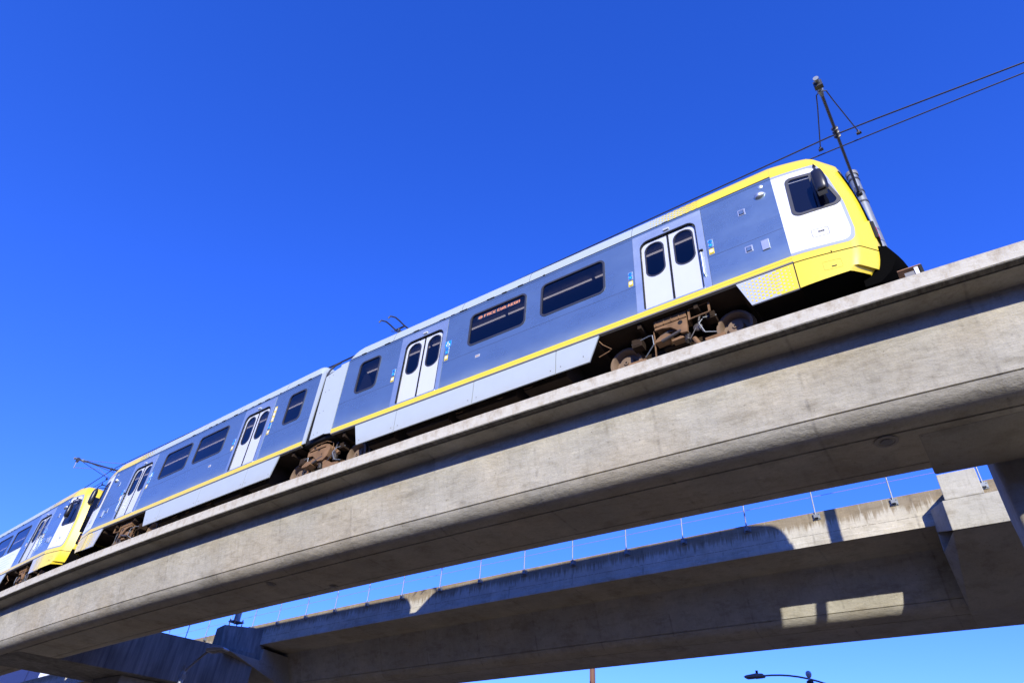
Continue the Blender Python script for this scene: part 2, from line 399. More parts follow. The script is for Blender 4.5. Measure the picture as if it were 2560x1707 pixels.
webL = [(-1.4, 7.29)]+fillet(-1.10, 6.13, -.62, 5.85)
prof1 = ([(-1.95, 7.60), (-1.95, 7.345), (-1.93, 7.325), (-1.82, 7.32), (-1.815, 7.345), (-1.79, 7.345), (-1.785, 7.32)] + webL
         + [(-.60, 5.878), (-.572, 5.878), (-.57, 5.85), (.52, 5.85), (.523, 5.868), (.545, 5.868), (.548, 5.85)] + [(-x, z) for x, z in reversed(webL)]
         + [(1.95, 7.32), (1.95, 7.60), (1.68, 7.60), (1.66, 7.48), (-1.66, 7.48), (-1.68, 7.60)])
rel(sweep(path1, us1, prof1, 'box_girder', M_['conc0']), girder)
# plinths and rails
for s in (-1, 1):
    rel(sweep(path1, us1, [(s*.7175-.3, 7.48), (s*.7175+.3, 7.48), (s*.7175+.26, 8.14), (s*.7175-.26, 8.14)], 'rail_plinth', M_['conc3'], smooth=False), girder)
    c = s*.7175
    rel(sweep(path1, us1, [(c-.07, 8.143), (c+.07, 8.143), (c+.07, 8.155), (c+.01, 8.17), (c+.01, 8.28), (c+.036, 8.29), (c+.036, 8.318), (c-.036, 8.318), (c-.036, 8.29), (c-.01, 8.28), (c-.01, 8.17), (c-.07, 8.155)], 'rail', M_['tread'], smooth=False), girder)
for x, y, r in ((-.78, 10.66, .175), (-15.4, 10.62, .13), (-13.97, 11.45, .11)):
    m = MB(); m.lathe([(r, 5.835+OZ), (r*1.0, 5.828+OZ), (r*.72, 5.826+OZ), (r*.66, 5.845+OZ)], (x, y, 0), 'z', 24); rel(m.build('drain', M_['conc2b0'], smooth=True), girder)
    m = MB(); m.lathe([(r*.5, 5.824+OZ), (r*.5, 5.820+OZ)], (x, y, 0), 'z', 20); rel(m.build('drain_hole', M_['lampg']), girder)

# near pier at the right and straddle bent at the left
def solid(name, plan, z0, z1, m_, parent, bevel=.03, top=None):
    mb = MB(); top = top or plan
    n = len(plan); vs = [(x, y, z0+OZ) for x, y in plan]+[(x, y, z1+OZ) for x, y in top]
    mb.faces(vs, [tuple(range(n)), tuple(range(2*n-1, n-1, -1))]+[(i, i+n, (i+1) % n+n, (i+1) % n) for i in range(n)])
    o = mb.build(name, m_, bevel=bevel)
    return rel(o, parent)
pier = empty('bridge_pier', (1.7, 13.3, 0), 'tall concrete column at the right edge, between the two viaducts, its left face in shade', 'pier')
solid('pier_cap', [(-.35, 10.7), (3.6, 10.7), (3.6, 12.30), (-.35, 12.13)], 5.843, 7.25, M_['conc3'], pier)
m = MB()
def rplan(x0, x1, y0, y1, r, n=6): return rpoly([(x0, y0), (x1, y0), (x1, y1), (x0, y1)], r, n)
rings = []
for z, e in ((-OZ, 0), (5.0, 0), (5.5, .01), (5.84, .03), (7.4, .03)):
    rings.append([(x, y, z+OZ) for x, y in rplan(.50-e, 2.9+e, 12.17, 14.6+e, .12)])
n = len(rings[0]); vs = [p for r in rings for p in r]
fs = [(i*n+k, i*n+(k+1) % n, (i+1)*n+(k+1) % n, (i+1)*n+k) for i in range(len(rings)-1) for k in range(n)]+[tuple(range(n)), tuple((len(rings)-1)*n+k for k in range(n))]
m.faces(vs, fs); rel(m.build('column', M_['conc3'], smooth=True), pier)

bent = empty('bridge_pier', (-31, 15, 0), 'concrete straddle beam and column joining both viaducts at the left, in blue shade', 'pier')
def skew(x, y): return x+(y-12.7)*.345
m = MB()
def cb(y, z):  # four corners at y
    return [(skew(-29.75, y), y, z+OZ), (skew(-33.3, y), y, z+OZ)]
ys = [11.2, 13.0, 15, 17, 19.2]; vs = []; uv = []
for y in ys: vs += [cb(y, 7.5)[0], cb(y, 5.842)[0], cb(y, 5.842)[1], cb(y, 7.5)[1]]
fs = []; uvs = []
for i in range(len(ys)-1):
    for k in range(4):
        k2 = (k+1) % 4; fs.append((i*4+k, i*4+k2, i*4+4+k2, i*4+4+k))
        a = {0: 0, 1: 1.6, 2: 4.0, 3: 6.0}[k]; b2 = {0: 1.6, 1: 4, 2: 6, 3: 9}[k]
        uvs.append([(ys[i], a), (ys[i], b2), (ys[i+1], b2), (ys[i+1], a)])
fs += [(0, 1, 2, 3), tuple(16+k for k in (3, 2, 1, 0))]; uvs += [[(0, 0)]*4]*2
m.faces(vs, fs, uvs); rel(m.build('crossbeam', M_['streaky'], bevel=.02), bent)
solid('column', [(-31.75, 14.85), (-29.6, 14.85), (-28.9, 17.1), (-31.0, 17.1)], -OZ, 5.83, M_['conc3'], bent)

# second guideway behind
girder2 = empty('elevated_guideway', (0, 21.4, OZ+6), 'straighter concrete viaduct behind, with streaked parapet and post railing, mostly in shadow', 'viaduct')
path2, us2 = g2_path(-110, 60, 150)
zb2 = 6.23
GO, GZ = 1.0216, 6.365      # girder half-width factor, soffit height
f2 = [(x*GO, z*GO-5.85*GO+GZ) for x, z in fillet(-1.10, 6.11, -.62, 5.85)]
p2 = [(-2.985, 8.06), (-2.985, 7.805), (-1.563, 7.775)]+f2+[(-.61, 6.39), (-.585, 6.39), (-.58, GZ), (.58, GZ)]+[(-x, z) for x, z in reversed(f2)]+[(1.563, 7.775), (2.985, 7.805), (2.985, 8.12), (-2.65, 8.12)]
rel(sweep(path2, us2, p2, 'box_girder', M_['conc1']), girder2)
rel(sweep(path2, us2, [(-2.993, 8.723), (-2.993, 7.945), (-3.010, 7.925), (-3.010, 7.795), (-2.99, 7.795), (-2.99, 7.86), (-2.73, 8.13), (-2.73, 8.723)], 'parapet', M_['conc4'], smooth=False), girder2)
rel(sweep(path2, us2, [(2.73, 8.723), (2.73, 8.13), (2.99, 7.86), (2.99, 8.723)], 'parapet', M_['conc4'], smooth=False), girder2)
# caps and pilasters of the far guideway
M_['conc2b'] = concrete('concrete_cap', base=(.44, .42, .355), uvs=False)
def capR():
    e = empty('bridge_pier', (.6, 21, 0), 'sunlit pilaster and sloping pier cap of the rear viaduct at the right', 'pier')
    yp = 17.80; yg = 18.87
    mb = MB()   # upper mast pilaster
    mb.prism([(yp+.05, 8.60), (yp, 7.912), (yg+.2, 7.912), (yg+.2, 8.60)], lambda y, q: (-.51, y, q+OZ), lambda y, q: (.31, y, q+OZ)); rel(mb.build('pilaster', M_['conc2b'], bevel=.02), e)
    mb = MB()
    vs = [(-.57, yp, 7.907), (-.57, yp, 7.17), (-.95, yg+.1, 7.66), (-.95, yg+.1, 8.234), (8.5, yp, 7.907), (8.5, yp, 7.17), (8.5, yg+.1, 7.17), (8.5, yg+.1, 8.234)]
    mb.faces([(a, b, c+OZ) for a, b, c in vs], [(0, 1, 2, 3), (4, 7, 6, 5), (0, 4, 5, 1), (1, 5, 6, 2), (3, 2, 6, 7), (0, 3, 7, 4)]); rel(mb.build('corbel', M_['conc2b'], bevel=.015), e)
    mb = MB()
    mb.prism([(yp+.02, 7.167), (yg+2.15, 6.357), (yg+3.55, 6.357), (yg+3.55, 7.71), (yg+.12, 7.76), (yg+.12, 7.17)], lambda y, q: (-.567-min(1, (y-yp)/1.1)*.37, y, q+OZ), lambda y, q: (8.5, y, q+OZ))
    rel(mb.build('pier_cap', M_['conc2b'], bevel=.02), e)
    solid('column', [(5.6, yg+1.5), (8.0, yg+1.5), (8.0, yg+3.5), (5.6, yg+3.5)], -OZ, 6.33, M_['conc3'], e)
capR()
def capL():
    e = empty('bridge_pier', (-27.7, 21.5, 0), 'shaded mast pilaster with sloping corbel on the rear viaduct, left of its spans', 'pier')
    yp = 17.83; yg = g2y(-28.1)-2.993
    mb = MB()
    vs = [(-28.86, yp, 8.33), (-28.35, yp, 8.43), (-27.74, yg+.15, 8.64), (-28.86, yg+.15, 8.62),
          (-28.86, yp, 7.29), (-28.14, yp, 7.29), (-27.58, yg+.15, 7.29), (-28.86, yg+.15, 7.29)]
    mb.faces([(a, b, c+OZ) for a, b, c in vs], [(0, 1, 2, 3), (7, 6, 5, 4), (0, 4, 5, 1), (1, 5, 6, 2), (2, 6, 7, 3), (3, 7, 4, 0)]); rel(mb.build('pilaster', M_['streaky'], bevel=.02), e)
    mb = MB()
    mb.prism([(yp+.02, 7.285), (yg+2.2, 6.357), (yg+5.1, 6.357), (yg+5.1, 7.76), (yg+.05, 7.76), (yg+.05, 7.285)], lambda y, q: (-28.87, y, q+OZ), lambda y, q: (-27.48, y, q+OZ)); rel(mb.build('pier_cap', M_['conc3'], bevel=.02), e)
    solid('column', [(-28.7, yg+2.5), (-27.3, yg+2.5), (-27.3, yg+4.9), (-28.7, yg+4.9)], -OZ, 6.33, M_['conc3'], e)
capL()

# ------------------------------------------------------------------ railing posts of the rear parapet
def post_at(x):
    x *= 1.0216; y = g2y(x)-2.993; z = 8.723-.0049*x
    return Vector((x, y, z+OZ))
px_ = [-35.5, -33.65, -31.8, -29.95, -28.04, -26.23, -24.33, -22.49, -20.61, -18.72, -16.81, -14.96, -13.05, -11.14, -9.2, -7.33, -5.42, -3.54, -1.63, .36, 2.2, 4.0]
proto = None
def build_post():
    r = empty('railing_post', (0, 0, 0), 'x', 'railing post')
    m = MB(); m.tube([(0, -.07, -.16), (0, -.07, 1.45)], .021, 10); m.build('post_tube', M_['galv'], r, smooth=True)
    m = MB(); m.box(-.10, .10, -.022, -.003, -.23, -.05); m.box(-.045, .045, -.10, -.022, -.19, -.10); m.box(-.055, -.04, -.095, -.022, -.2, -.06); m.box(.04, .055, -.095, -.022, -.2, -.06)
    for a in (-.08, .08):
        for b in (-.2, -.08): m.tube([(a, -.045, b), (a, -.02, b)], .014, 6)
    m.build('base_bracket', M_['galv'], r)
    return r
def copy_tree(o, parent=None):
    c = o.copy(); COL.objects.link(c); c.parent = parent
    for ch in list(o.children): copy_tree(ch, c)
    return c
proto = build_post()
np_ = len(px_)
for i, x in enumerate(px_):
    o = proto if i == 0 else copy_tree(proto)
    o.location = post_at(x); sl_ = .00817+.001966*x; o.rotation_euler = (0, 0, math.atan(sl_))
    j = np_-i
    where = {0: 'half hidden at the far left of the gap'}
    o['label'] = 'slim galvanised post on the rear parapet'; o['group'] = 'railing posts along the rear viaduct parapet'
    o['category'] = 'railing post'
lab = ['first', 'second', 'third', 'fourth', 'fifth', 'sixth', 'seventh', 'eighth', 'ninth', 'tenth', 'eleventh', 'twelfth', 'thirteenth', 'fourteenth', 'fifteenth', 'sixteenth', 'seventeenth', 'eighteenth', 'nineteenth', 'twentieth', 'twenty-first', 'twenty-second']
posts = sorted([o for o in COL.objects if o.name.startswith('railing_post')], key=lambda o: o.location.x)
for i, o in enumerate(posts):
    x = o.location.x
    if x < -28.5: o['label'] = '%s thin railing post left of the shaded mast pilaster' % lab[sum(1 for q in posts if q.location.x < -28.5 and q.location.x > x)]
    elif x < -.5: o['label'] = '%s galvanised railing post right of the shaded mast pilaster' % lab[sum(1 for q in posts if q.location.x > -28.5 and q.location.x < x)]
    else: o['label'] = '%s galvanised railing post right of the sunlit pilaster' % lab[sum(1 for q in posts if -.5 < q.location.x < x)]
for h, nm in ((.42, 'lowest'), (.82, 'middle'), (1.22, 'top')):
    m = MB(); m.tube([post_at(x)+Vector((0, -.07, h)) for x in [-40]+px_+[6]], .0055, 5)
    o = m.build('railing_cable', M_['rust']); tag(o, '%s thin brown cable strung along the railing posts of the rear viaduct' % nm, 'cable', 'railing cables')

# ------------------------------------------------------------------ the car body
def taper(x):
    t = min(1.2, max(0.0, (x+1.24)/1.13)); return .185*t**1.3
def lerp_tab(tab, v):
    if v <= tab[0][0]: return tab[0][1]
    for (a, p), (b, q) in zip(tab, tab[1:]):
        if v <= b: return p+(q-p)*(v-a)/(b-a)
    return tab[-1][1]
XF = [(-.66, -.17), (-.5, -.04), (-.3, .04), (-.1, .085), (.2, .115), (.7, .12), (1.2, .10), (1.6, .06), (2.0, 0), (2.4, -.07), (2.7, -.15), (3.0, -.30)]
def xf(z): return lerp_tab(XF, z)
FA, FB = .25, .30           # chamfer facet: length along the side, depth across the front
def cab_w(x, z, ins=0.0):
    fx = xf(z)-ins; wc = 1.325-taper(fx-FA)-ins
    if x <= fx-FA: return 1.325-taper(x)-ins
    return wc-FB*min(1.0, (x-(fx-FA))/FA)
def outline(z, ins=0.0):
    fx = xf(z)-ins; pts = []
    for i in range(9):
        x = -1.24+(fx-FA-.012+1.24)*i/8; pts.append((x, 1.325-taper(x)-ins))
    wc = 1.325-taper(fx-FA)-ins
    for i in range(1, 9):
        t = i/8; pts.append((fx-FA+.004+(FA-.012)*t, wc-.005-(FB-.01)*t))
    yl = pts[-1][1]-.012
    for i in range(0, 7):
        y = yl*(1-i/6); pts.append((fx+.05*(1-(y/yl)**2), y))
    return pts
COVE = [(0, 2.44), (.008, 2.52), (.03, 2.64), (.075, 2.77), (.14, 2.87), (.24, 2.94), (.42, 2.985), (.75, 3.01)]
XO = 13.85
def body_section(root, MS, s, first=True, ad=False, ada=True, flip=False, detail=1):
    """one half of the articulated car.  s = side (-1/+1) that faces the photographer; MS = matrix in root space"""
    T = MS @ Matrix.Translation((XO, 0, 0))
    Rt = root
    P = lambda name, loops, m, **k: patch(name, loops, M_[m], k.pop('parent', Rt), k.pop('M', T), k.pop('s', s), **k)
    I4 = Matrix.Identity(4)
    d1 = rrect(-4.17, -2.89, .165, 2.13, [.05, .05, .2, .2]); d2 = rrect(-11.03, -9.73, .165, 2.13, [.05, .05, .2, .2])
    wins = [(-6.73, -5.05, 1.12, 2.125), (-8.85, -7.16, 1.12, 2.125), (-12.75, -11.95, 1.06, 2.13)]
    holes = [rrect(*q, .15) for q in wins]
    # ---- side skins
    z0, z1 = .128, 2.365
    P('side_panel', [[(-13.29, z0), (-11.215, z0), (-11.215, z1), (-13.29, z1)], holes[2]], 'steel', back=.06)
    P('side_panel', [[(-9.595, z0), (-4.335, z0), (-4.335, z1), (-9.595, z1)], holes[0], holes[1]], 'steel', back=.06)
    P('side_panel', [[(-2.735, z0), (-1.243, z0), (-1.243, z1), (-2.735, z1)]], 'steel', back=.06)
    P('cant_strip', [[(-13.29, 2.377), (-1.243, 2.377), (-1.243, 2.432), (-13.29, 2.432)]], 'steel', back=.05)
    for a, b, hole in ((-4.33, -2.74, d1), (-11.21, -9.60, d2)):
        P('door_surround', [[(a, z0), (b, z0), (b, z1), (a, z1)], hole], 'steel2', out=.006, back=.12)
    # closed inner skin / far side / floor / ceiling
    mb = MB()
    mb.box(-13.29, -1.25, -s*1.325, -s*1.30, .1, 2.44)
    mb.build('side_wall', M_['steel'], Rt, T)
    mb = MB(); mb.box(-13.27, -1.25, -1.23, 1.23, 2.36, 2.40); mb.build('ceiling', M_['int'], Rt, T)
    mb = MB(); mb.box(-13.27, -1.26, -1.29, 1.29, .02, .12); mb.build('floor', M_['dark'], Rt, T)
    for q0 in (-13.27, -1.27):
        mb = MB(); mb.box(q0, q0+.02, -1.28, 1.28, .12, 2.36); mb.build('bulkhead', M_['int'], Rt, T)
    # backing so that the seams read dark
    mb = MB(); mb.box(-13.28, -1.25, s*1.24, s*1.262, 2.14, 2.435); mb.build('header_rail', M_['black'], Rt, T)
    # lights inside
    k = -13.2
    for i in range(5):
        a = max(-13.1, k+.05+2.52*i); b = min(-1.6, k-.05+2.52*(i+1))
        mb = MB(); mb.box(a, b, s*.745, s*.78, 2.275, 2.30); o = mb.build('ceiling_light', M_['tubelight'], Rt, T)
    # ---- windows
    for (a, b, c, d) in wins:
        fr = P('window', [rrect(a-.012, b+.012, c-.012, d+.012, .16), rrect(a+.035, b-.035, c+.035, d-.035, .12)], 'frame', out=.010, back=.05)
        P('pane', [rrect(a+.02, b-.02, c+.02, d-.02, .13)], 'glass', out=-.012, back=0, parent=fr, M=I4)
    if first:
        mb = MB(); mb.faces([(-12.70, s*1.27, 1.05), (-12.12, s*1.27, 1.05), (-12.10, s*1.27, 1.12), (-12.33, s*1.27, 1.58), (-12.50, s*1.27, 1.72), (-12.56, s*1.27, 1.70)], [(0, 1, 2, 3, 4, 5)]); mb.build('windscreen_panel', M_['intl'], Rt, T)
    # ---- doors
    for (a, b) in ((-4.17, -2.89), (-11.03, -9.73)):
        cx = (a+b)/2
        ho = rrect(a, b, .165, 2.13, [.05, .05, .2, .2]); hi = rrect(a+.018, b-.018, .166, 2.10, [.04, .04, .18, .18])
        dr = P('door', [ho, hi], 'black', out=.008, back=.03)
        for q in (0, 1):
            x0, x1 = (a+.02, cx-.02) if q == 0 else (cx+.02, b-.02)
            wc = (x0+x1)/2+(-.01 if q == 0 else .01)
            lp = rrect(x0, x1, .17, 2.10, [.02, .02, .18 if q else .02, .18 if not q else .02])
            wo_ = rrect(wc-.225, wc+.225, 1.03, 2.03, .21, 8)
            P('door_leaf', [lp, wo_], 'doorw', out=-.045, back=.03, parent=dr, M=I4)
            fr = P('door_window', [wo_, rrect(wc-.195, wc+.195, 1.06, 2.00, .185, 8)], 'frame', out=-.038, back=.02, parent=dr, M=I4)
            mb = MB(); lpg = rrect(wc-.2, wc+.2, 1.055, 2.005, .19, 8); mb.faces([(x, s*(1.325-.052), z) for x, z in lpg], [tuple(range(len(lpg)))]); mb.build('door_glass', M_['glass'], dr)
        mb = MB(); mb.box(cx-.022, cx+.022, s*1.265, s*1.292, .17, 2.1); mb.build('door_seal', M_['black'], dr)
        mb = MB(); mb.box(a-.01, b+.01, s*1.26, s*1.34, .133, .164); mb.build('door_sill', M_['steel2'], dr)
        mb = MB(); mb.box(cx-.06, cx+.07, s*1.33, s*1.36, 2.185, 2.235); mb.build('door_lamp', M_['rim'], Rt, T)
    # grab rail beside the front door
    mb = MB(); mb.tube([(-2.845, s*1.33, 1.10), (-2.845, s*1.375, 1.08), (-2.845, s*1.375, .47), (-2.845, s*1.33, .45)], .013, 8)
    mb.box(-2.88, -2.81, s*1.328, s*1.335, .42, 1.13); mb.build('grab_handle', M_['steel2'], Rt, T, smooth=True)
    mb = MB(); mb.box(-2.885, -2.805, s*1.30, s*1.36, 1.14, 1.19); mb.build('latch', M_['black'], Rt, T, bevel=.01)
    # ---- yellow stripe, edges, seams
    P('stripe', [[(-13.29, .068), (-1.238, .068), (-1.238, .13), (-13.29, .13)]], 'yellow', out=.012, back=.06)
    P('stripe', [[(-13.29, 0), (-1.238, 0), (-1.238, .064), (-13.29, .064)]], 'yellow', out=.010, back=.06)
    mb = MB(); mb.box(-13.28, -1.24, s*1.25, s*1.332, -.028, -.002); mb.box(-13.28, -1.24, s*1.25, s*1.325, .06, .07); mb.build('sole_bar', M_['lampg'], Rt, T)
    for a, b in ((-13.29, -11.215), (-9.595, -4.335), (-2.735, -1.243)):
        mb = MB()
        segs = [(a, b)]
        for (q0, q1) in segs: mb.box(q0+.002, q1-.002, s*1.3245, s*1.3262, .908, .914)
        mb.build('waist_seam', M_['frame'], Rt, T)
    # ---- buttons and stickers beside the doors
    def stick(x, z, big=False):
        mb = MB(); mb.box(x-.055, x+.055, s*1.323, s*1.330, z-.115, z+.115); o = mb.build('door_button', M_['steel2'], Rt, T)
        for zz, hue in ((z+.052, 'navy'), (z-.055, 'green')):
            mb = MB(); mb.lathe([(.045, 0), (.045, s*.012)], (x, s*1.330, zz), 'y', 16); mb.build('button', M_['blue'], o)
            mb = MB(); mb.lathe([(.018, 0), (.018, s*.004)], (x, s*1.3425, zz), 'y', 12); mb.build('button_dot', M_[hue], o)
        mb = MB(); mb.box(x-.055, x+.05, s*1.3245, s*1.3285, z-.30, z-.145); o = mb.build('sticker', M_['yellow'], Rt, T)
        mb = MB(); mb.lathe([(.038, 0), (.038, s*.002)], (x-.003, s*1.3288, z-.205), 'y', 14); mb.build('sticker_disc', M_['white'], o)
        mb = MB(); mb.box(x-.04, x+.035, s*1.3288, s*1.3300, z-.285, z-.268); mb.build('sticker_text', M_['frame'], o)
    for x in (-2.64, -4.43, -9.50, -11.31): stick(x, 1.26)
    # blue wheelchair sign
    if True:
        wx, wz = (-9.50, 1.475) if not flip else (-4.44, 1.475)
        mb = MB(); mb.box(wx-.095, wx+.095, s*1.3245, s*1.3285, wz-.09, wz+.10); o = mb.build('access_sign', M_['blue'], Rt, T)
        mb = MB(); d = -s  # drawn so that it reads correctly from outside
        ring = [(wx+.045*math.cos(t), s*1.331, wz-.03+.045*math.sin(t)) for t in [R_(a) for a in range(-250, 61, 20)]]
        mb.tube(ring, .009, 5); mb.tube([(wx-.015, s*1.331, wz+.06), (wx-.01, s*1.331, wz-.0), (wx+.04, s*1.331, wz-.005), (wx+.065, s*1.331, wz-.055)], .010, 5)
        mb.lathe([(.016, 0), (.016, s*.003)], (wx-.015, s*1.3285, wz+.078), 'y', 10); mb.build('wheelchair_symbol', M_['white'], o)
    if not first:
        mb = MB(); mb.box(-11.40, -11.28, s*1.3245, s*1.3285, 1.40, 1.95); o = mb.build('notice', M_['yellow'], Rt, T)
        for zz in (1.5, 1.675, 1.85):
            mb = MB(); mb.box(-11.375, -11.305, s*1.3285, s*1.3305, zz-.05, zz+.05); mb.build('notice_symbol', M_['white'], o)
    # marker lamp, squares, louvre and side light near the cab
    def plate(nm, x0, x1, zz0, zz1, mt='platem', o_=.006): 
        mb = MB(); mb.box(x0, x1, s*1.322, s*(1.325+o_), zz0, zz1); return mb.build(nm, M_[mt], Rt, T, bevel=.003)
    for (x, z) in ((-1.93, 1.77), (-1.94, .71)):
        o = plate('access_panel', x-.075, x+.075, z-.085, z+.085)
        mb = MB(); mb.box(x-.048, x+.048, s*1.331, s*1.334, z-.055, z+.055); mb.box(x-.052, x+.052, s*1.331, s*1.339, z-.062, z-.050); mb.build('hatch_rim', M_['black'], o)
        mb = MB(); mb.box(x-.04, x+.04, s*1.334, s*1.337, z-.045, z+.047); mb.build('hatch', M_['steel'], o)
    plate('louvre', -1.70, -1.555, .53, .78, o_=.02)
    mb = MB(); mb.lathe([(.05, 0), (.055, s*.006), (.03, s*.02), (.0, s*.024)], (-1.47, s*1.325, 2.27), 'y', 18); mb.build('marker_lamp', M_['steel2'], Rt, T, smooth=True)
    mb = MB()
    for kk in range(1):
        vs = []; fs = []; nr, nc = 7, 10
        for i in range(nr+1):
            for j in range(nc):
                t = j/(nc-1)*math.pi; ph = i/nr
                hw = .13*math.sin(ph*math.pi)**.6*(1-.35*ph); x = -1.64+.25*ph
                vs.append((x, s*(1.325+.085*math.sin(t)*math.sin(ph*math.pi)**.7*(1-.3*ph)), 2.02+.02*ph+hw*math.cos(t)*.75))
        for i in range(nr):
            for j in range(nc-1): fs.append((i*nc+j, i*nc+j+1, (i+1)*nc+j+1, (i+1)*nc+j))
        mb.faces(vs, fs)
    mb.build('horn_cover', M_['platem'], Rt, T, smooth=True)
    o = plate('number_plate', -8.555, -8.42, .665, .745, 'rim', .004)
    mb = MB(); mb.box(-8.54, -8.435, s*1.329, s*1.3305, .69, .72); mb.build('number_text', M_['rust'], o)
    if ad:
        P('advert_panel', [[(-9.3, .14), (-4.95, .14), (-4.95, 1.06), (-9.3, 1.06)]], 'white', out=.004, back=0)
        mb = MB()
        for i, zz in enumerate((.88, .74, .60, .46, .34)): mb.box(-6.9+.1*(i % 2), -5.5-.15*(i % 3), s*1.3295, s*1.3305, zz-.012, zz+.012)
        mb.build('advert_text', M_['adtext'], Rt, T)
    # destination sign behind the second window
    if first:
        mb = MB(); mb.box(-8.66, -7.40, s*1.285, s*1.29, 1.93, 2.03); o = mb.build('destination_sign', M_['ledbg'], Rt, T)
        G = {'E': ['111', '100', '110', '100', '111'], 'X': ['101', '101', '010', '101', '101'], 'P': ['111', '101', '111', '100', '100'], 'O': ['111', '101', '101', '101', '111'],
             'F': ['111', '100', '110', '100', '100'], 'A': ['111', '101', '111', '101', '101'], 'C': ['111', '100', '100', '100', '111'], 'U': ['101', '101', '101', '101', '111'],
             'R': ['110', '101', '110', '101', '101'], 'N': ['111', '101', '101', '101', '101'], ' ': ['00', '00', '00', '00', '00'], '@': ['01110', '11011', '10101', '11011', '01110']}
        x = -8.63; mb = MB(); c_ = .0262
        for ch in '@ FACE CUR REON':
            gl = G[ch]
            for r in range(5):
                for q, bit in enumerate(gl[r]):
                    if bit == '1': mb.box(x+q*c_, x+(q+.86)*c_, s*1.29, s*1.293, 2.018-(r+.88)*.0165, 2.018-r*.0165)
            x += (len(gl[0])+.55)*c_ if ch != ' ' else 1.35*c_
        mb.build('led_text', M_['led'], o)
    # ---- skirts
    def skirt(pts, seam=True, fas=()):
        o = P('skirt_panel', [pts], 'grey', out=-.004, back=.03)
        mb = MB()
        for (x, z) in fas: mb.lathe([(.014, 0), (.014, s*.006)], (x, s*1.321, z), 'y', 8)
        if fas: mb.build('fastener', M_['lampg'], o)
        return o
    skirt([(-12.36, -.045), (-10.915, -.045), (-10.905, -.655), (-12.16, -.66)], fas=((-12.08, -.55), (-11.0, -.52)))
    skirt([(-10.895, -.045), (-8.51, -.045), (-8.51, -.65), (-10.885, -.655)], fas=((-10.78, -.52), (-8.62, -.52)))
    skirt([(-8.49, -.045), (-6.285, -.045), (-6.285, -.64), (-8.49, -.65)], fas=((-8.38, -.52), (-6.4, -.52)))
    skirt([(-6.265, -.045), (-5.23, -.045), (-5.46, -.64), (-6.265, -.64)], fas=((-6.15, -.5), (-5.6, -.45)))
    # front dotted skirt
    o = P('dotted_skirt', [[(-2.31, -.045), (-1.262, -.045), (-1.262, -.655), (-2.10, -.655)]], 'rim', out=-.002, back=.03)
    dots = []; inv = []
    ni = 15
    for i in range(ni):
        for j in range(8):
            x = -2.27+i*.066; z = -.10-j*.083-(.041 if i % 2 else 0)
            if z < -.63 or z > -.07: continue
            if x < -2.29+(-.045-z)*.37: continue
            t = i/(ni-1)
            if t < .72: dots.append((x, z, .011+.034*t))
            else: inv.append((x, z, .019*(1.10-t)/.34+.004))
    mb = MB()
    for x, z, r in dots: 
        c = circ(x, z, r, 12); mb.faces([(a, s*1.3260, b) for a, b in c], [tuple(range(12))])
    mb.build('dot_pattern', M_['yellow'], o)
    solidx = -2.27+10.6*.066
    mb = MB(); mb.faces([(solidx, s*1.3262, -.05), (-1.262, s*1.3262, -.05), (-1.262, s*1.3262, -.652), (solidx, s*1.3262, -.652)], [(0, 1, 2, 3)]); mb.build('yellow_field', M_['yellow'], o)
    mb = MB()
    for x, z, r in inv:
        c = circ(x, z, r, 10); mb.faces([(a, s*1.3272, b) for a, b in c], [tuple(range(10))])
    mb.build('dot_pattern', M_['rim'], o)
    # ---- roof
    def roofz(h, z): return 2.44+(z-2.44)*h
    st = []
    for x, h, ins in [(-13.27, .18, .0), (-13.25, .45, .0), (-13.21, .66, 0), (-13.14, .84, 0), (-13.05, .95, 0), (-12.93, 1, 0), (-1.243, 1, 0)]:
        ring = [(x, s_*(1.325-i_-ins), roofz(h, z)) for s_ in (-1,) for i_, z in COVE]+[(x, (1.325-i_-ins), roofz(h, z)) for i_, z in reversed(COVE)]
        st.append(ring)
    n = len(st[0]); vs = [p for r in st for p in r]
    fs = [(i*n+k, i*n+k+1, (i+1)*n+k+1, (i+1)*n+k) for i in range(len(st)-1) for k in range(n-1)]+[tuple(range(n)), tuple((len(st)-1)*n+k for k in range(n-1, -1, -1))]
    mb = MB(); mb.faces(vs, fs); roof = mb.build('roof', M_['roofg'], Rt, T, smooth=True)
    def cove_pt(u, x, o_=.004):   # u in 0..1 along the cove
        q = u*(len(COVE)-1); i = min(len(COVE)-2, int(q)); t = q-i
        a, b = COVE[i], COVE[i+1]; ins = a[0]+(b[0]-a[0])*t; z = a[1]+(b[1]-a[1])*t
        dn = Vector((b[1]-a[1], b[0]-a[0])).normalized()
        return (x, s*(1.325-ins+dn.x*o_), z+dn.y*o_)
    mb = MB()
    for xs_ in (-4.34, -7.10, -9.2, -11.6):
        for i in range(10): mb.quad(cove_pt(i/14, xs_-.004), cove_pt((i+1)/14, xs_-.004), cove_pt((i+1)/14, xs_+.004), cove_pt(i/14, xs_+.004))
    mb.build('roof_seam', M_['frame'], roof)
    mb = MB(); nx, nu = 1, 14
    for i in range(nu): mb.quad(cove_pt(i/nu, -2.78), cove_pt((i+1)/nu, -2.78), cove_pt((i+1)/nu, -1.243), cove_pt(i/nu, -1.243))
    mb.build('yellow_cove', M_['yellow'], roof, smooth=True)
    mb = MB()
    for i in range(16):
        for j in range(6):
            x = -3.88+i*.072; u = (j+.5+(.5 if i % 2 else 0))/6.6*.75
            if u > .95: continue
            r = .014+.036*i/15
            c = [cove_pt(max(0.0, min(1, u+(r*math.sin(a))/.95)), x+r*math.cos(a), .005) for a in [2*math.pi*k/10 for k in range(10)]]
            mb.faces(c, [tuple(range(10))])
    mb.build('dot_pattern', M_['yellow'], roof)
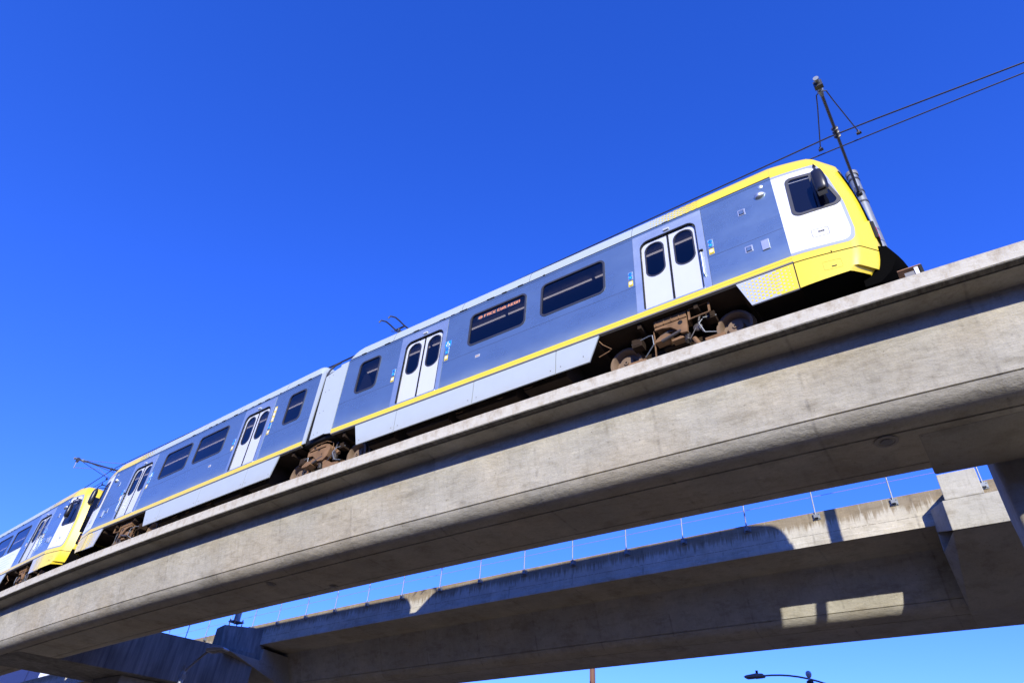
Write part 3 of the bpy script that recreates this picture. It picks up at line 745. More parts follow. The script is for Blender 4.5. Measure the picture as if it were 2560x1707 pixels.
    mb = MB(); rng = random.Random(5 if first else 9)
    mb.box(-13.26, -1.25, s*1.25, s*1.333, 2.436, 2.447)
    x = -12.8
    while x < -6.5:
        l_ = rng.uniform(.05, .25); mb.box(x, x+l_, s*1.30, s*1.342, 2.43, 2.455); x += l_+rng.uniform(.15, .9)
    mb.build('gutter', M_['black'], roof)
    for xx in (-9.55, -9.95, -3.6):
        mb = MB(); mb.box(xx, xx+.12, s*1.31, s*1.345, 2.449, 2.462); mb.build('gutter_clip', M_['rim'], roof)
    # ---- cab shell
    rows = [(z, 0.0, None) for z in (-.60, -.5, -.4, -.3, -.2, -.1, -.035)]
    lo = [outline(z) for z in (-.655, -.6, -.5, -.4, -.3, -.2, -.1, -.035)]
    def shell(name, zs, m_, rim=None):
        rr = []
        for z, ins, zz in zs:
            o_ = outline(zz if zz is not None else z, ins)
            full = [(x, y, z, x) for x, y in o_]+[(x, -y, z, x) for x, y in reversed(o_[:-1])]
            rr.append(full)
        n = len(rr[0]); vs = []
        for ri, r in enumerate(rr):
            for (x, y, z, xx) in r:
                if z > 2.44:
                    h = 1-.30*max(0, min(1, (x+1.24)/1.2))**1.2; z = 2.44+(z-2.44)*h
                if z < -.5: z += .13*max(0, min(1, (x+1.24)/1.0))
                vs.append((x, y, z))
        fs = [(i*n+k, i*n+k+1, (i+1)*n+k+1, (i+1)*n+k) for i in range(len(rr)-1) for k in range(n-1)]
        q = len(rr)-1
        if name == 'cab': fs += [tuple(range(n)), tuple(q*n+k for k in range(n-1, -1, -1))]
        mb = MB(); mb.faces(vs, fs); o = mb.build(name, M_[m_], Rt, T, smooth=True)
        if name != 'cab':
            sm = MB(); sm.faces([(x, y*.99, z+.04) for x, y, z in vs[:n]], [tuple(range(n))]); sm.build('under_pan', M_['matte'], o)
        return o
    cab = shell('cab', [(z, 0, None) for z in (-.026, .05, .2, .45, .7, .95, 1.2, 1.5, 1.8, 2.1, 2.3, 2.44)]+[(z, i_, z) for i_, z in COVE[1:]], 'yellow')
    skirtc = shell('cab_skirt', [(z, 0, None) for z in (-.655, -.55, -.45, -.35, -.25, -.15, -.05)], 'yellow')
    mb = MB(); o_ = outline(-.033, .012); ring = [(x, y) for x, y in o_]+[(x, -y) for x, y in reversed(o_[:-1])]
    mb.faces([(x, y, -.052) for x, y in ring]+[(x, y, -.020) for x, y in ring], [(k, k+1, len(ring)+k+1, len(ring)+k) for k in range(len(ring)-1)]); mb.build('skirt_gap', M_['black'], skirtc)
    cf = lambda x, z: cab_w(x, z)
    # pale trim and white side patch
    rim_ = rpoly([(-1.243, .13), (-.19, .13), (-.14, .42), (-.155, 1.15), (-.262, 1.92), (-.40, 2.40), (-1.243, 2.40)], [0, .16, .3, .5, .5, .12, 0], 6)
    wh = rpoly([(-1.243, .19), (-.25, .19), (-.195, .47), (-.212, 1.15), (-.325, 1.86), (-.48, 2.33), (-1.243, 2.33)], [0, .16, .3, .5, .5, .14, 0], 6)
    P('trim_band', [rim_], 'trim', yf=cf, out=.003, back=0, sub=3, parent=cab, M=I4, smooth=True)
    P('white_panel', [wh], 'white', yf=cf, out=.006, back=0, sub=3, parent=cab, M=I4, smooth=True)
    wo_ = rpoly([(-1.04, 1.07), (-.135, 1.13), (-.40, 2.17), (-1.01, 2.19)], [.15, .15, .10, .12], 6)
    wi_ = rpoly([(-.975, 1.13), (-.215, 1.18), (-.44, 2.10), (-.95, 2.12)], [.11, .11, .07, .08], 6)
    fr = P('cab_window', [wo_, wi_], 'frame', yf=cf, out=.022, back=.03, sub=1, parent=Rt, M=T, smooth=False)
    P('pane', [rpoly([(-1.0, 1.11), (-.19, 1.16), (-.43, 2.125), (-.975, 2.145)], .09, 6)], 'cabpane', yf=cf, out=.008, back=0, sub=3, parent=fr, M=I4, smooth=True)
    P('window_divider', [[(-.575, 1.12), (-.535, 1.12), (-.535, 2.15), (-.575, 2.15)]], 'frame', yf=cf, out=.022, back=.02, sub=2, parent=fr, M=I4)
    P('slider_rail', [[(-.96, 2.03), (-.575, 2.03), (-.575, 2.04), (-.96, 2.04)]], 'rim', yf=cf, out=.014, back=.01, sub=1, parent=fr, M=I4)
    o = P('cab_hatch', [rrect(-.82, -.53, .42, .62, .03), rrect(-.812, -.538, .428, .612, .025)], 'frame', yf=cf, out=.009, back=0, sub=1)
    P('fleet_number', [[(-.71, .52), (-.60, .52), (-.60, .565), (-.71, .565)]], 'lampg', yf=cf, out=.009, back=0, sub=1, parent=o, M=I4)
    for q in range(3):
        P('digit', [[(-.70+q*.035, .53), (-.68+q*.035, .53), (-.68+q*.035, .555), (-.70+q*.035, .555)]], 'black', yf=cf, out=.0115, back=0, parent=o, M=I4)
    o = P('fuel_flap', [rrect(-.80, -.50, -.42, -.22, .02), rrect(-.795, -.505, -.415, -.225, .018)], 'ydark', yf=cf, out=.004, back=0, sub=1)
    P('flap_latch', [rrect(-.675, -.59, -.372, -.350, .008)], 'black', yf=cf, out=.006, back=0, parent=o, M=I4)
    # front windscreen, black lower nose and coupler
    mb = MB(); zs = [.75, 1.0, 1.3, 1.6, 1.9, 2.15, 2.3]; ny = 9; vs = []
    for z in zs:
        o_ = outline(z); yl = o_[16][1]
        for j in range(ny):
            y = -1+2*j/(ny-1); yy = y*(yl+.07); fx = xf(z)
            e = max(0, abs(yy)-yl); vs.append((fx+.05*(1-min(1, abs(yy)/yl)**2)-e*e/.5+.006, yy, z))
    mb.faces(vs, [(i*ny+j, i*ny+j+1, (i+1)*ny+j+1, (i+1)*ny+j) for i in range(len(zs)-1) for j in range(ny-1)])
    mb.build('windscreen', M_['cabpane'], cab, smooth=True)
    for q in (-1, 1):
        x = xf(.4)+.02; mb = MB(); mb.box(x-.04, x+.035, q*.72-.14, q*.72+.14, .28, .72)
        o = mb.build('lamp_housing', M_['black'], cab, bevel=.02)
        for zz in (.40, .58):
            mb = MB(); mb.lathe([(.07, 0), (.065, .006), (.0, .010)], (xf(.4)+.055, q*.72, zz), 'x', 16); mb.build('tail_light', M_['red'], o, smooth=True)
    mb = MB(); vs = []; zs = [(-.72, .10), (-.55, .30), (-.35, .42), (-.15, .42), (.02, .36), (.12, .14)]; ny = 11
    for z, d in zs:
        for j in range(ny):
            t = -1+2*j/(ny-1); vs.append((-.15+d*1.0+.17*(1-t*t), t*.86, z))
    for z, d in reversed(zs):
        for j in range(ny): vs.append((-.3, (-1+2*j/(ny-1))*.86, z))
    k = len(zs)*2
    fs = [(i*ny+j, i*ny+j+1, ((i+1) % k)*ny+j+1, ((i+1) % k)*ny+j) for i in range(k) for j in range(ny-1)]
    mb.faces(vs, fs+[tuple(i*ny for i in range(k)), tuple(i*ny+ny-1 for i in range(k-1, -1, -1))]); mb.build('bumper', M_['matte'], Rt, T, smooth=True)
    mb = MB(); mb.box(.2, .72, -.16, .16, -.62, -.34); mb.tube([(-.5, 0, -.48), (.3, 0, -.48)], .07, 10); mb.box(.66, .80, -.22, .22, -.68, -.28); mb.build('coupler', M_['dark'], Rt, T, bevel=.02)
    # mirror
    mb = MB(); cxm, czm = -.42, 1.46; yb = 1.325+.16
    rings = []
    for t, hx, hy in ((0, .03, .03), (.08, .10, .06), (.25, .115, .085), (.6, .125, .09), (.93, .115, .085), (1.0, .09, .06)):
        z = 1.90-t*.60; xx = cxm+.02*math.sin(t*2); 
        rings.append([(xx+hx*math.cos(a)*(abs(math.cos(a))**-.35 if abs(math.cos(a)) > .05 else 1), s*(yb+hy*math.sin(a)), z) for a in [2*math.pi*k/14 for k in range(14)]])
    n = 14; vs = [p for r in rings for p in r]
    fs = [(i*n+k, i*n+(k+1) % n, (i+1)*n+(k+1) % n, (i+1)*n+k) for i in range(5) for k in range(n)]+[tuple(range(n)), tuple(5*n+k for k in range(n))]
    mb.faces(vs, fs); mr = mb.build('mirror', M_['plastic'], Rt, T, smooth=True)
    mb = MB(); mb.box(-.50, -.34, s*1.40, s*1.50, 1.26, 1.42); mb.tube([(-.42, s*1.14, 2.16), (-.42, s*1.36, 2.12), (-.42, s*1.47, 2.0), (-.42, s*1.48, 1.36)], .02, 8); mb.tube([(-.52, s*1.20, 2.02), (-.47, s*1.40, 1.96), (-.42, s*1.47, 1.88)], .014, 8); mb.tube([(-.42, s*1.38, 2.12), (-.42, s*1.38, 2.22)], .03, 8, rs=[.035, .004]); mb.build('mirror_arm', M_['plastic'], mr, smooth=True)
    # ---- underframe
    mb = MB(); mb.box(-13.2, -.6, -1.24, 1.24, -.03, .015); 
    for x in (-12.9, -11.9, -10.2, -8.5, -6.9, -5.4, -4.4, -3.2, -2.3): mb.box(x, x+.08, -1.22, 1.22, -.16, -.03)
    mb.build('underframe', M_['brownd'], Rt, T)
    rng = random.Random(3)
    mb = MB()
    for (a, b, c, d) in ((-11.9, -11.0, -.70, .35), (-10.6, -9.3, -.72, .3), (-9.1, -7.4, -.70, .4), (-7.2, -6.1, -.66, .35)):
        mb.box(a, b, s*.35, s*(1.25-d*.3), c, -.1)
        for q in range(3): mb.box(a+.1+q*(b-a-.2)/3, a+.1+(q+.7)*(b-a-.2)/3, s*(1.25-d*.3), s*(1.27-d*.3), c+.08, -.3)
    mb.build('equipment_box', M_['brownd'], Rt, T, bevel=.015)
    mb = MB()
    for x, z, dx in ((-9.1, -.62, .1), (-7.9, -.62, .03), (-7.2, -.6, .12)): mb.tube([(x, s*1.15, z), (x+.02+dx, s*1.16, z-.03), (x+.12+dx, s*1.16, z-.02)], .008, 6)
    mb.tube([(-9.35, s*1.1, -.6), (-9.22, s*1.02, -.86)], .008, 6)
    mb.tube([(-5.3, s*1.2, -.08), (-5.22, s*1.18, -.2), (-5.05, s*1.12, -.34), (-5.12, s*1.12, -.38), (-5.35, s*1.1, -.42)], .013, 6)
    mb.build('hose', M_['brown'], Rt, T)
    return T
M_['ydark'] = paint('dark_yellow_gap', (.50, .36, .02), .5)  # darker yellow for the flap outline
def cabpane():
    m, n, b = mat('cab_pane'); b.inputs['Base Color'].default_value = (.006, .007, .012, 1); b.inputs['Roughness'].default_value = .03; b.inputs['IOR'].default_value = 1.5; return m
M_['cabpane'] = cabpane()

def wheel_mesh(mb, x, s, yo=.775):
    o = (x, 0, -.86+.36)
    mb.lathe([(.0, s*(yo-.02)), (.05, s*(yo-.02)), (.055, s*(yo-.045)), (.15, s*(yo-.05)), (.18, s*(yo-.15)), (.25, s*(yo-.16)), (.275, s*(yo-.05)), (.30, s*(yo+.002)), (.352, s*yo), (.36, s*(yo-.03)), (.363, s*(yo-.09)), (.39, s*(yo-.105)), (.39, s*(yo-.13)), (.28, s*(yo-.14)), (.0, s*(yo-.14))], o, 'y', 36)
def truck(root, MS, cx, s, front=True):
    T = MS @ Matrix.Translation((cx, 0, 0))
    fr = MB()
    # side frame, drawn in elevation
    ya, yb_ = 1.10, 1.18
    Yp = lambda y: (lambda x, z: (x, s*y, z))
    if front:
        fr.prism([(-.32, -.05), (.36, -.05), (.36, -.20), (-.32, -.20)], Yp(.80), Yp(1.14))
        for x in (-.28, -.12, .04, .2): fr.box(x, x+.02, s*1.14, s*1.155, -.2, -.05)
        o = None
        fr.prism([(-.32, -.20), (.36, -.20), (.345, -.56), (.22, -.54), (.12, -.42), (.02, -.32), (-.16, -.27), (-.32, -.27)], Yp(1.05), Yp(1.12))
    else:
        fr.prism([(-.42, -.20), (-.30, -.12), (.22, -.10), (.40, -.16), (.48, -.30), (.40, -.52), (.28, -.60), (.05, -.58), (-.08, -.46), (-.2, -.36), (-.42, -.34)], Yp(.95), Yp(1.13))
        fr.box(-.34, -.28, s*1.06, s*1.12, -.22, -.05); fr.box(-.20, -.15, s*1.06, s*1.12, -.20, -.05); fr.box(.02, .08, s*1.06, s*1.12, -.14, -.0)
        fr.tube([(-.40, s*1.13, -.12), (-.1, s*1.15, -.06), (.3, s*1.14, -.05), (.5, s*1.08, -.12), (.52, s*1.06, -.3)], .012, 6)
        fr.prism([(-.52, -.60), (-.36, -.50), (-.24, -.52), (-.16, -.62), (-.3, -.66), (-.5, -.66)], Yp(.95), Yp(1.16))
        fr.box(-.30, .20, s*.8, s*1.02, -.10, .0); fr.box(-.36, .30, s*1.13, s*1.16, -.215, -.195)
        fr.tube([(.40, s*1.0, -.22), (.66, s*.95, -.42)], .055, 10)
        fr.prism([(.22, -.58), (.35, -.60), (.62, -.75), (.86, -.78), (.86, -.86), (.3, -.86)], Yp(.95), Yp(1.08))
    root_fr = fr.build('truck_frame', M_['brown'], root, T, bevel=.008)
    mb = MB()
    if front: mb.lathe([(.05, 0), (.05, s*.003)], (.22, s*1.121, -.28), 'y', 14)
    else:
        mb.lathe([(.035, 0), (.035, s*.003)], (.03, s*1.131, -.24), 'y', 12); mb.box(-.2, -.12, s*1.131, s*1.133, -.19, -.12); mb.lathe([(.02, 0), (.02, s*.003)], (.18, s*1.131, -.40), 'y', 10)
    mb.build('lightening_hole', M_['black'], root_fr)
    mb = MB()
    mb.box(-1.45, 1.45, s*.45, s*.62, -.72, -.38); mb.box(-.25, .25, -.9, .9, -.62, -.25); mb.box(-.9, -.7, -.5, .5, -.6, -.4); mb.box(.7, .9, -.5, .5, -.6, -.4)
    mb.build('bolster', M_['brownd'], root_fr)
    # spring seat, damper, radius rod
    mb = MB()
    mb.prism([(-.33, -.50), (-.22, -.42), (-.10, -.40), (.0, -.47), (-.06, -.55), (-.34, -.56)], Yp(.9), Yp(1.1))
    mb.prism([(-.02, -.58), (.2, -.55), (.26, -.62), (.0, -.63)], Yp(.9), Yp(1.06))
    mb.tube([(.42, s*1.0, -.68), (.5, s*1.0, -.86)], .05, 8); mb.box(.62, 1.0, s*.85, s*.98, -.84, -.74); mb.box(-1.0, -.6, s*.85, s*.98, -.84, -.74)
    mb.box(-.38, -.36, s*1.0, s*1.05, -.86, -.2)
    mb.build('spring_seat', M_['brown'], root_fr, bevel=.006)
    mb = MB(); mb.tube([(-.20, s*1.08, -.56), (.02, s*1.1, -.52), (.22, s*1.1, -.47)], .035, 10); mb.tube([(-.2, s*1.0, -.38), (-.05, s*1.0, -.31), (.08, s*1.0, -.33)], .045, 10)
    mb.lathe([(.0, 0), (.09, 0), (.09, s*.04), (.05, s*.06), (.0, s*.06)], (.52, s*.98, -.45), 'y', 16)
    mb.tube([(.6, s*1.0, -.1), (.55, s*1.02, -.35), (.62, s*1.0, -.6)], .022, 8)
    mb.tube([(.50, s*1.06, -.5), (.44, s*1.08, -.62), (.36, s*1.06, -.72)], .012, 6)
    mb.build('damper', M_['damp'], root_fr, smooth=True)
    for (xa, za) in (((-.20, -.44), (.30, -.60)) if front else ((-.34, -.40), (.08, -.66), (.62, -.58))):
        mb = MB(); pts = [(xa+.055*math.cos(t), s*1.0+.055*math.sin(t), za-.10+t*.0052) for t in [k*.6 for k in range(56)]]
        mb.tube(pts, .013, 5); mb.build('coil_spring', M_['damp'], root_fr, smooth=True)
    mb = MB()
    mb.tube([(-.9, s*.98, -.30), (-.5, s*1.04, -.28), (-.38, s*1.12, -.36), (-.36, s*1.12, -.6), (-.6, s*1.0, -.74)], .011, 6)
    mb.tube([(.9, s*.98, -.28), (.66, s*1.05, -.30), (.58, s*1.1, -.45), (.66, s*1.05, -.66), (.86, s*1.0, -.7)], .011, 6)
    mb.build('brake_pipe', M_['galv'], root_fr, smooth=True)
    for (xa, xb, za, zb) in ((-.88, -.66, -.42, -.22), (.70, .88, -.34, -.18)):
        mb = MB(); mb.box(xa, xb, s*.82, s*1.02, za, zb); mb.box(xa+.03, xb-.03, s*1.02, s*1.03, za+.03, zb-.03); mb.build('brake_caliper', M_['brownd'], root_fr, bevel=.008)
    if front:
        mb = MB()
        for a in ((.40, .80, -.30), ): pass
        for (p, q) in (((.42, -.32), (.42, -.0)), ((.83, -.28), (.83, .03))): mb.box(p[0]-.02, p[0]+.02, s*1.12, s*1.15, p[1], q[1])
        for z in (-.30, -.05): mb.tube([(.42, s*1.135, z), (.83, s*1.135, z+.02)], .016, 6)
        mb.box(.80, .90, s*1.12, s*1.15, -.02, .0); mb.box(.38, .45, s*1.12, s*1.15, -.05, -.03)
        mb.build('hanger_frame', M_['brown'], root_fr)
    for x in (-1.15, 1.15):
        mb = MB(); wheel_mesh(mb, x, s); wheel_mesh(mb, x, -s); mb.tube([(x, -.7, -.5), (x, .7, -.5)], .07, 12)
        wh = mb.build('wheel', M_['wheel'], root, T, smooth=True)
        for k in range(6):
            a = k*math.pi/3+.4; mb = MB(); mb.lathe([(.014, 0), (.014, s*.006)], (x+.20*math.cos(a), s*(.775-.157), -.5+.20*math.sin(a)), 'y', 8); mb.build('wheel_bolt', M_['black'], wh)
        mb = MB(); mb.lathe([(.02, 0), (.02, s*.004)], (x, s*(.775-.018), -.5), 'y', 10); mb.build('axle_end', M_['black'], wh)
        mb = MB(); mb.lathe([(.3625, s*.742), (.3645, s*.70), (.366, s*.685)], (x, 0, -.5), 'y', 32, cap=False); mb.build('tread', M_['tread'], wh, smooth=True)

def mat_at(root, p, yaw, pit, turn=0):
    Mx = Matrix.Translation(Vector(p)-root.location) @ Matrix.Rotation(yaw, 4, 'Z') @ Matrix.Rotation(-pit, 4, 'Y') @ Matrix.Rotation(turn, 4, 'Z')
    return Mx
ZB = 9.18303+OZ
pv1 = Vector((-13.85, 10.98023, ZB)); pv2 = Vector((-13.8917, 11.0026, ZB+.0078)); pv3 = Vector((-43.2386, 12.9244, ZB+.2047))
car1 = empty('light_rail_car', (-13.85, 10.98, ZB-.86), 'leading articulated silver tram car with yellow stripe and yellow-rimmed white cab at the right', 'tram car', 'coupled tram cars on the viaduct')
M1 = mat_at(car1, pv1, 0, 0)
# canonical section x runs from -13.85 (pivot) to 0 (nose); shift so that the pivot is the origin
body_section(car1, M1, -1, first=True)
M2 = mat_at(car1, pv2, R_(-2.3845), R_(-.2724), math.pi)
body_section(car1, M2, 1, first=False, flip=True)
truck(car1, M1, -3.76+XO, -1, True)
truck(car1, M2, -3.76+XO, 1, True)
truck(car1, mat_at(car1, pv1, R_(-1.2), 0), 0, -1, False)
car2 = empty('light_rail_car', (-43.24, 12.92, ZB-.86), 'following tram car at the left edge, yellow nose, white advert panel below its windows', 'tram car', 'coupled tram cars on the viaduct')
M3 = mat_at(car2, pv3, R_(-4.43), R_(.1185))
body_section(car2, M3, -1, first=False, ad=True)
truck(car2, M3, -3.76+XO, -1, True)

M4 = mat_at(car2, pv3+Vector((-.04, .02, 0)), R_(-6.9), R_(.1), math.pi)
body_section(car2, M4, 1, first=False, flip=True)
truck(car2, M4, -3.76+XO, 1, True)
truck(car2, mat_at(car2, pv3, R_(-5.6), 0), 0, -1, False)
mb = MB(); mb.box(-14.45, -13.25, -1.24, 1.24, -.02, 2.25); mb.build('gangway_bellows', M_['black'], car2, M3 @ Matrix.Translation((XO, 0, 0)), bevel=.05)

# articulation panels between the two halves of the leading car
s = -1
Ta = M1 @ Matrix.Translation((XO, 0, 0))
def apatch(x0, x1, z0, z1, x0b, x1b, m_, out, nm='gangway_panel', T_=Ta, topcut=0):
    lp = [(x0b, z0), (x1b, z0), (x1, z1), (x0+topcut*2, z1), (x0, z1-topcut)] if topcut else [(x0b, z0), (x1b, z0), (x1, z1), (x0, z1)]
    return patch(nm, [lp], M_[m_], car1, T_, -1, out=out, back=.03)
patch('gangway_panel', [[(-13.54, .06), (-13.30, .02), (-13.30, 2.40), (-13.60, 2.385)]], M_['grey'], car1, Ta, -1, out=.012, back=.03)
o = patch('gangway_panel', [[(-14.13, .03), (-13.56, .09), (-13.56, 2.33), (-13.75, 2.30), (-14.17, 2.17)]], M_['grey'], car1, Ta, -1, out=.002, back=.03)
mb = MB()
for z in (.18, .88, 1.58, 2.1):
    for x in (-14.02, -13.88): mb.lathe([(.014, 0), (.014, -.005)], (x+.01, -1.328, z+(x+14)*.2), 'y', 8)
mb.build('rivet', M_['lampg'], o)
T2 = M2 @ Matrix.Translation((XO, 0, 0))
patch('gangway_panel', [[(-13.44, .02), (-13.30, .02), (-13.30, 2.42), (-13.50, 2.40)]], M_['grey'], car1, T2, 1, out=.006, back=.03)
mb = MB(); mb.box(-14.45, -13.25, -1.24, 1.24, -.02, 2.25); mb.build('gangway_bellows', M_['black'], car1, Ta, bevel=.05)
mb = MB(); mb.tube([(-14.35, -1.15, 2.42), (-13.9, -1.15, 2.47), (-13.25, -1.15, 2.52)], .018, 8)
mb.box(-14.42, -14.18, -1.2, -.95, 2.26, 2.40); mb.box(-14.10, -13.95, -1.25, -1.0, 2.24, 2.36)
mb.tube([(-14.36, -1.2, 2.38), (-14.33, -1.15, 2.6), (-14.22, -1.1, 2.76), (-14.05, -1.05, 2.84)], .03, 8); mb.build('roof_cable', M_['insul'], car1, Ta, smooth=True)
# pantograph of the leading car
def to_c1(p): return Vector((p[0], p[1], p[2]+OZ))-car1.location
mb = MB(); zc = 13.25
for xx in (-12.78, -12.40):
    pts = [(xx-.10, 10.02, zc-.10), (xx-.05, 10.05, zc-.02), (xx, 10.2, zc+.02), (xx, 10.38, zc+.02), (xx, 10.55, zc), (xx, 11.4, zc), (xx, 11.6, zc-.02), (xx, 11.85, zc-.14)]
    mb.tube([to_c1(p) for p in pts], .024, 8)
pan = mb.build('pantograph', M_['insul'], car1, smooth=True)
mb = MB()
mb.tube([to_c1(p) for p in ((-12.78, 10.6, zc-.04), (-12.40, 10.6, zc-.04))], .03, 8); mb.tube([to_c1(p) for p in ((-12.78, 11.35, zc-.04), (-12.40, 11.35, zc-.04))], .03, 8)
mb.tube([to_c1(p) for p in ((-12.62, 10.6, zc-.06), (-12.4, 10.98, zc-.5), (-11.9, 10.98, 12.25), (-12.9, 10.98, 12.05))], .035, 8)
mb.tube([to_c1(p) for p in ((-12.62, 11.35, zc-.06), (-12.4, 10.98, zc-.5))], .03, 8)
mb.tube([to_c1(p) for p in ((-12.72, 10.5, zc-.06), (-12.75, 10.45, zc-.2), (-12.6, 10.5, zc-.26), (-12.5, 10.65, zc-.12))], .008, 6)
mb.build('pantograph_arm', M_['insul'], pan, smooth=True)

# deck box beside the nose: rusty plate on a small stand
bx = empty('junction_box', (.38, 9.45, 7.6+OZ), 'small rusty topped junction box on the deck edge just right of the nose', 'box')
m = MB(); m.box(-.18, .15, -.06, .14, .338, .35); m.build('lid', M_['rust'], bx)
m = MB(); m.box(-.10, .04, -.06, .1, -.11, .26); m.build('stand', M_['lampg'], bx)
m = MB(); m.box(.045, .10, -.08, -.02, -.11, .3); m.build('bracket', M_['white'], bx)
m = MB(); m.box(.12, .16, -.06, .2, -.11, .333); m.build('back_plate', M_['black'], bx)

# ------------------------------------------------------------------ overhead line
def catz(x, z0, sag, a=-31, b=.15):
    t = ((x-a) % (b-a))/(b-a); return z0-sag*4*t*(1-t)
def wire_pts(z0, sag, xs, off=0):
    return [(x, track(x)+off, catz(x, z0, sag)+OZ) for x in xs]
xs = [-93+i*1.0 for i in range(127)]
m = MB(); m.tube(wire_pts(13.36, .02, xs), .014, 6); o = m.build('contact_wire', M_['wire']); tag(o, 'lower overhead wire directly above the train roof, held by the pole brackets', 'overhead wire')
m = MB(); m.tube(wire_pts(13.84, .46, xs), .017, 6); o = m.build('messenger_wire', M_['wire']); tag(o, 'upper overhead wire sagging between the two catenary poles above the train', 'overhead wire')
def mast(name, base, ang, label, tie=False):
    r = empty(name, base, label, 'catenary pole', 'catenary poles beside the track'); r.rotation_euler = (0, 0, ang)
    # local frame: -Y points at the photographer
    def Z(z): return z+OZ-base[2]
    m = MB(); m.box(-.42, .42, -.5, .3, Z(6.75), Z(7.72)); m.build('pedestal', M_['conc3'], r, bevel=.02)
    m = MB(); m.tube([(0, 0, Z(7.7)), (0, 0, Z(14.85))], .125, 20, rs=[.15, .118]); m.build('pole_tube', M_['galv'], r, smooth=True)
    m = MB(); m.lathe([(.145, Z(14.80)), (.15, Z(14.84)), (.15, Z(14.92)), (.12, Z(14.94))], (0, 0, 0), 'z', 20); m.build('pole_cap', M_['lampg'], r, smooth=True)
    for z in (13.72, 14.12, 14.6):
        m = MB(); m.lathe([(.128, Z(z)), (.136, Z(z)), (.136, Z(z+.05)), (.128, Z(z+.05))], (0, 0, 0), 'z', 20, cap=False); m.build('clamp_band', M_['insul'], r)
    m = MB(); m.box(-.07, .07, -.20, -.10, Z(13.95), Z(14.2)); m.build('arm_bracket', M_['insul'], r)
    ztip, zroot = 13.52, 14.02
    a0 = Vector((0, -.15, Z(zroot))); a1 = Vector((0, -4.08, Z(ztip)))
    def A(t): return a0.lerp(a1, t)
    m = MB(); m.tube([A(0), A(.9)], .036, 10); arm = m.build('bracket_arm', M_['insul'], r, smooth=True)
    m = MB(); m.tube([A(.88), A(1.0)], .048, 12); m.tube([A(.9), A(.905), A(.92), A(.925)], .06, 12, rs=[.048, .065, .065, .048])
    m.tube([A(.995), A(1.0), A(1.008)], .06, 12, rs=[.055, .058, .056]); m.build('arm_sleeve', M_['galv'], arm, smooth=True)
    m = MB(); m.tube([A(.955), A(.982)], .066, 10); m.box(-.085, .085, A(.965).y-.05, A(.965).y+.05, A(.965).z-.13, A(.965).z+.05); m.build('end_clamp', M_['insul'], arm)
    yc = -2.42
    tc = (a0.y-yc)/(a0.y-a1.y)
    for dt in (0, -.035, .03):
        m = MB(); m.lathe([(.055, -.02), (.075, -.01), (.075, .01), (.055, .02)], (A(tc+dt)), 'y', 12); m.build('insulator', M_['insul'], arm, smooth=True)
    m = MB(); p0 = A(.905)
    for sx in (-1, 1):
        m.tube([p0+Vector((sx*.03, 0, 0)), p0+Vector((sx*.10, .02, -.02)), p0+Vector((sx*.16, .3, -.05)), Vector((sx*.40, yc+.0, Z(13.44)))], .013, 6)
        m.tube([Vector((sx*.40, yc, Z(13.46))), Vector((sx*.40, yc, Z(13.35)))], .028, 8)
        m.box(sx*.40-.05, sx*.40+.05, yc-.03, yc+.03, Z(13.36), Z(13.39))
    m.build('steady_arm', M_['insul'], arm, smooth=True)
    if tie:
        m = MB(); m.tube([A(.93), (0, -1.6, Z(14.35)), (0, -.05, Z(14.8))], .014, 6); m.build('tie_rod', M_['galv'], arm)
        m = MB(); m.tube([A(.97), A(.97)+Vector((.0, .02, -.42))], .02, 8); m.tube([A(.97)+Vector((0, .02, -.4)), (.0, -3.0, Z(13.5)), (0.05, -2.5, Z(13.3))], .014, 6); m.build('drop_bracket', M_['galv'], arm)
    return r
mast('catenary_pole', (.17, 13.40, 6.75+OZ), 0, 'tall catenary pole with tapering bracket arm behind the leading cab, above its yellow nose')
mast('catenary_pole', (-30.85, 14.15, 6.75+OZ), R_(-4.3), 'catenary pole with bracket arm and tie rod above the coupling of the cars', tie=True)
# base of the rear guideway mast on the shaded pilaster
r = empty('catenary_pole', (-28.35, 18.34, 8.55+OZ), 'foot of a galvanised mast bolted on the shaded pilaster of the rear viaduct', 'catenary pole')
m = MB(); m.tube([(0, 0, .16), (0, 0, 5.6)], .13, 18, rs=[.135, .11]); m.build('pole_tube', M_['galv'], r, smooth=True)
m = MB(); m.box(-.24, .24, -.24, .24, .10, .14); m.build('base_plate', M_['galv'], r)
m = MB()
for a in (-.19, .19):
    for b in (-.19, .19): m.tube([(a, b, -.05), (a, b, .24)], .022, 8); m.tube([(a, b, .14), (a, b, .19)], .036, 6)
m.build('anchor_bolt', M_['rust'], r)

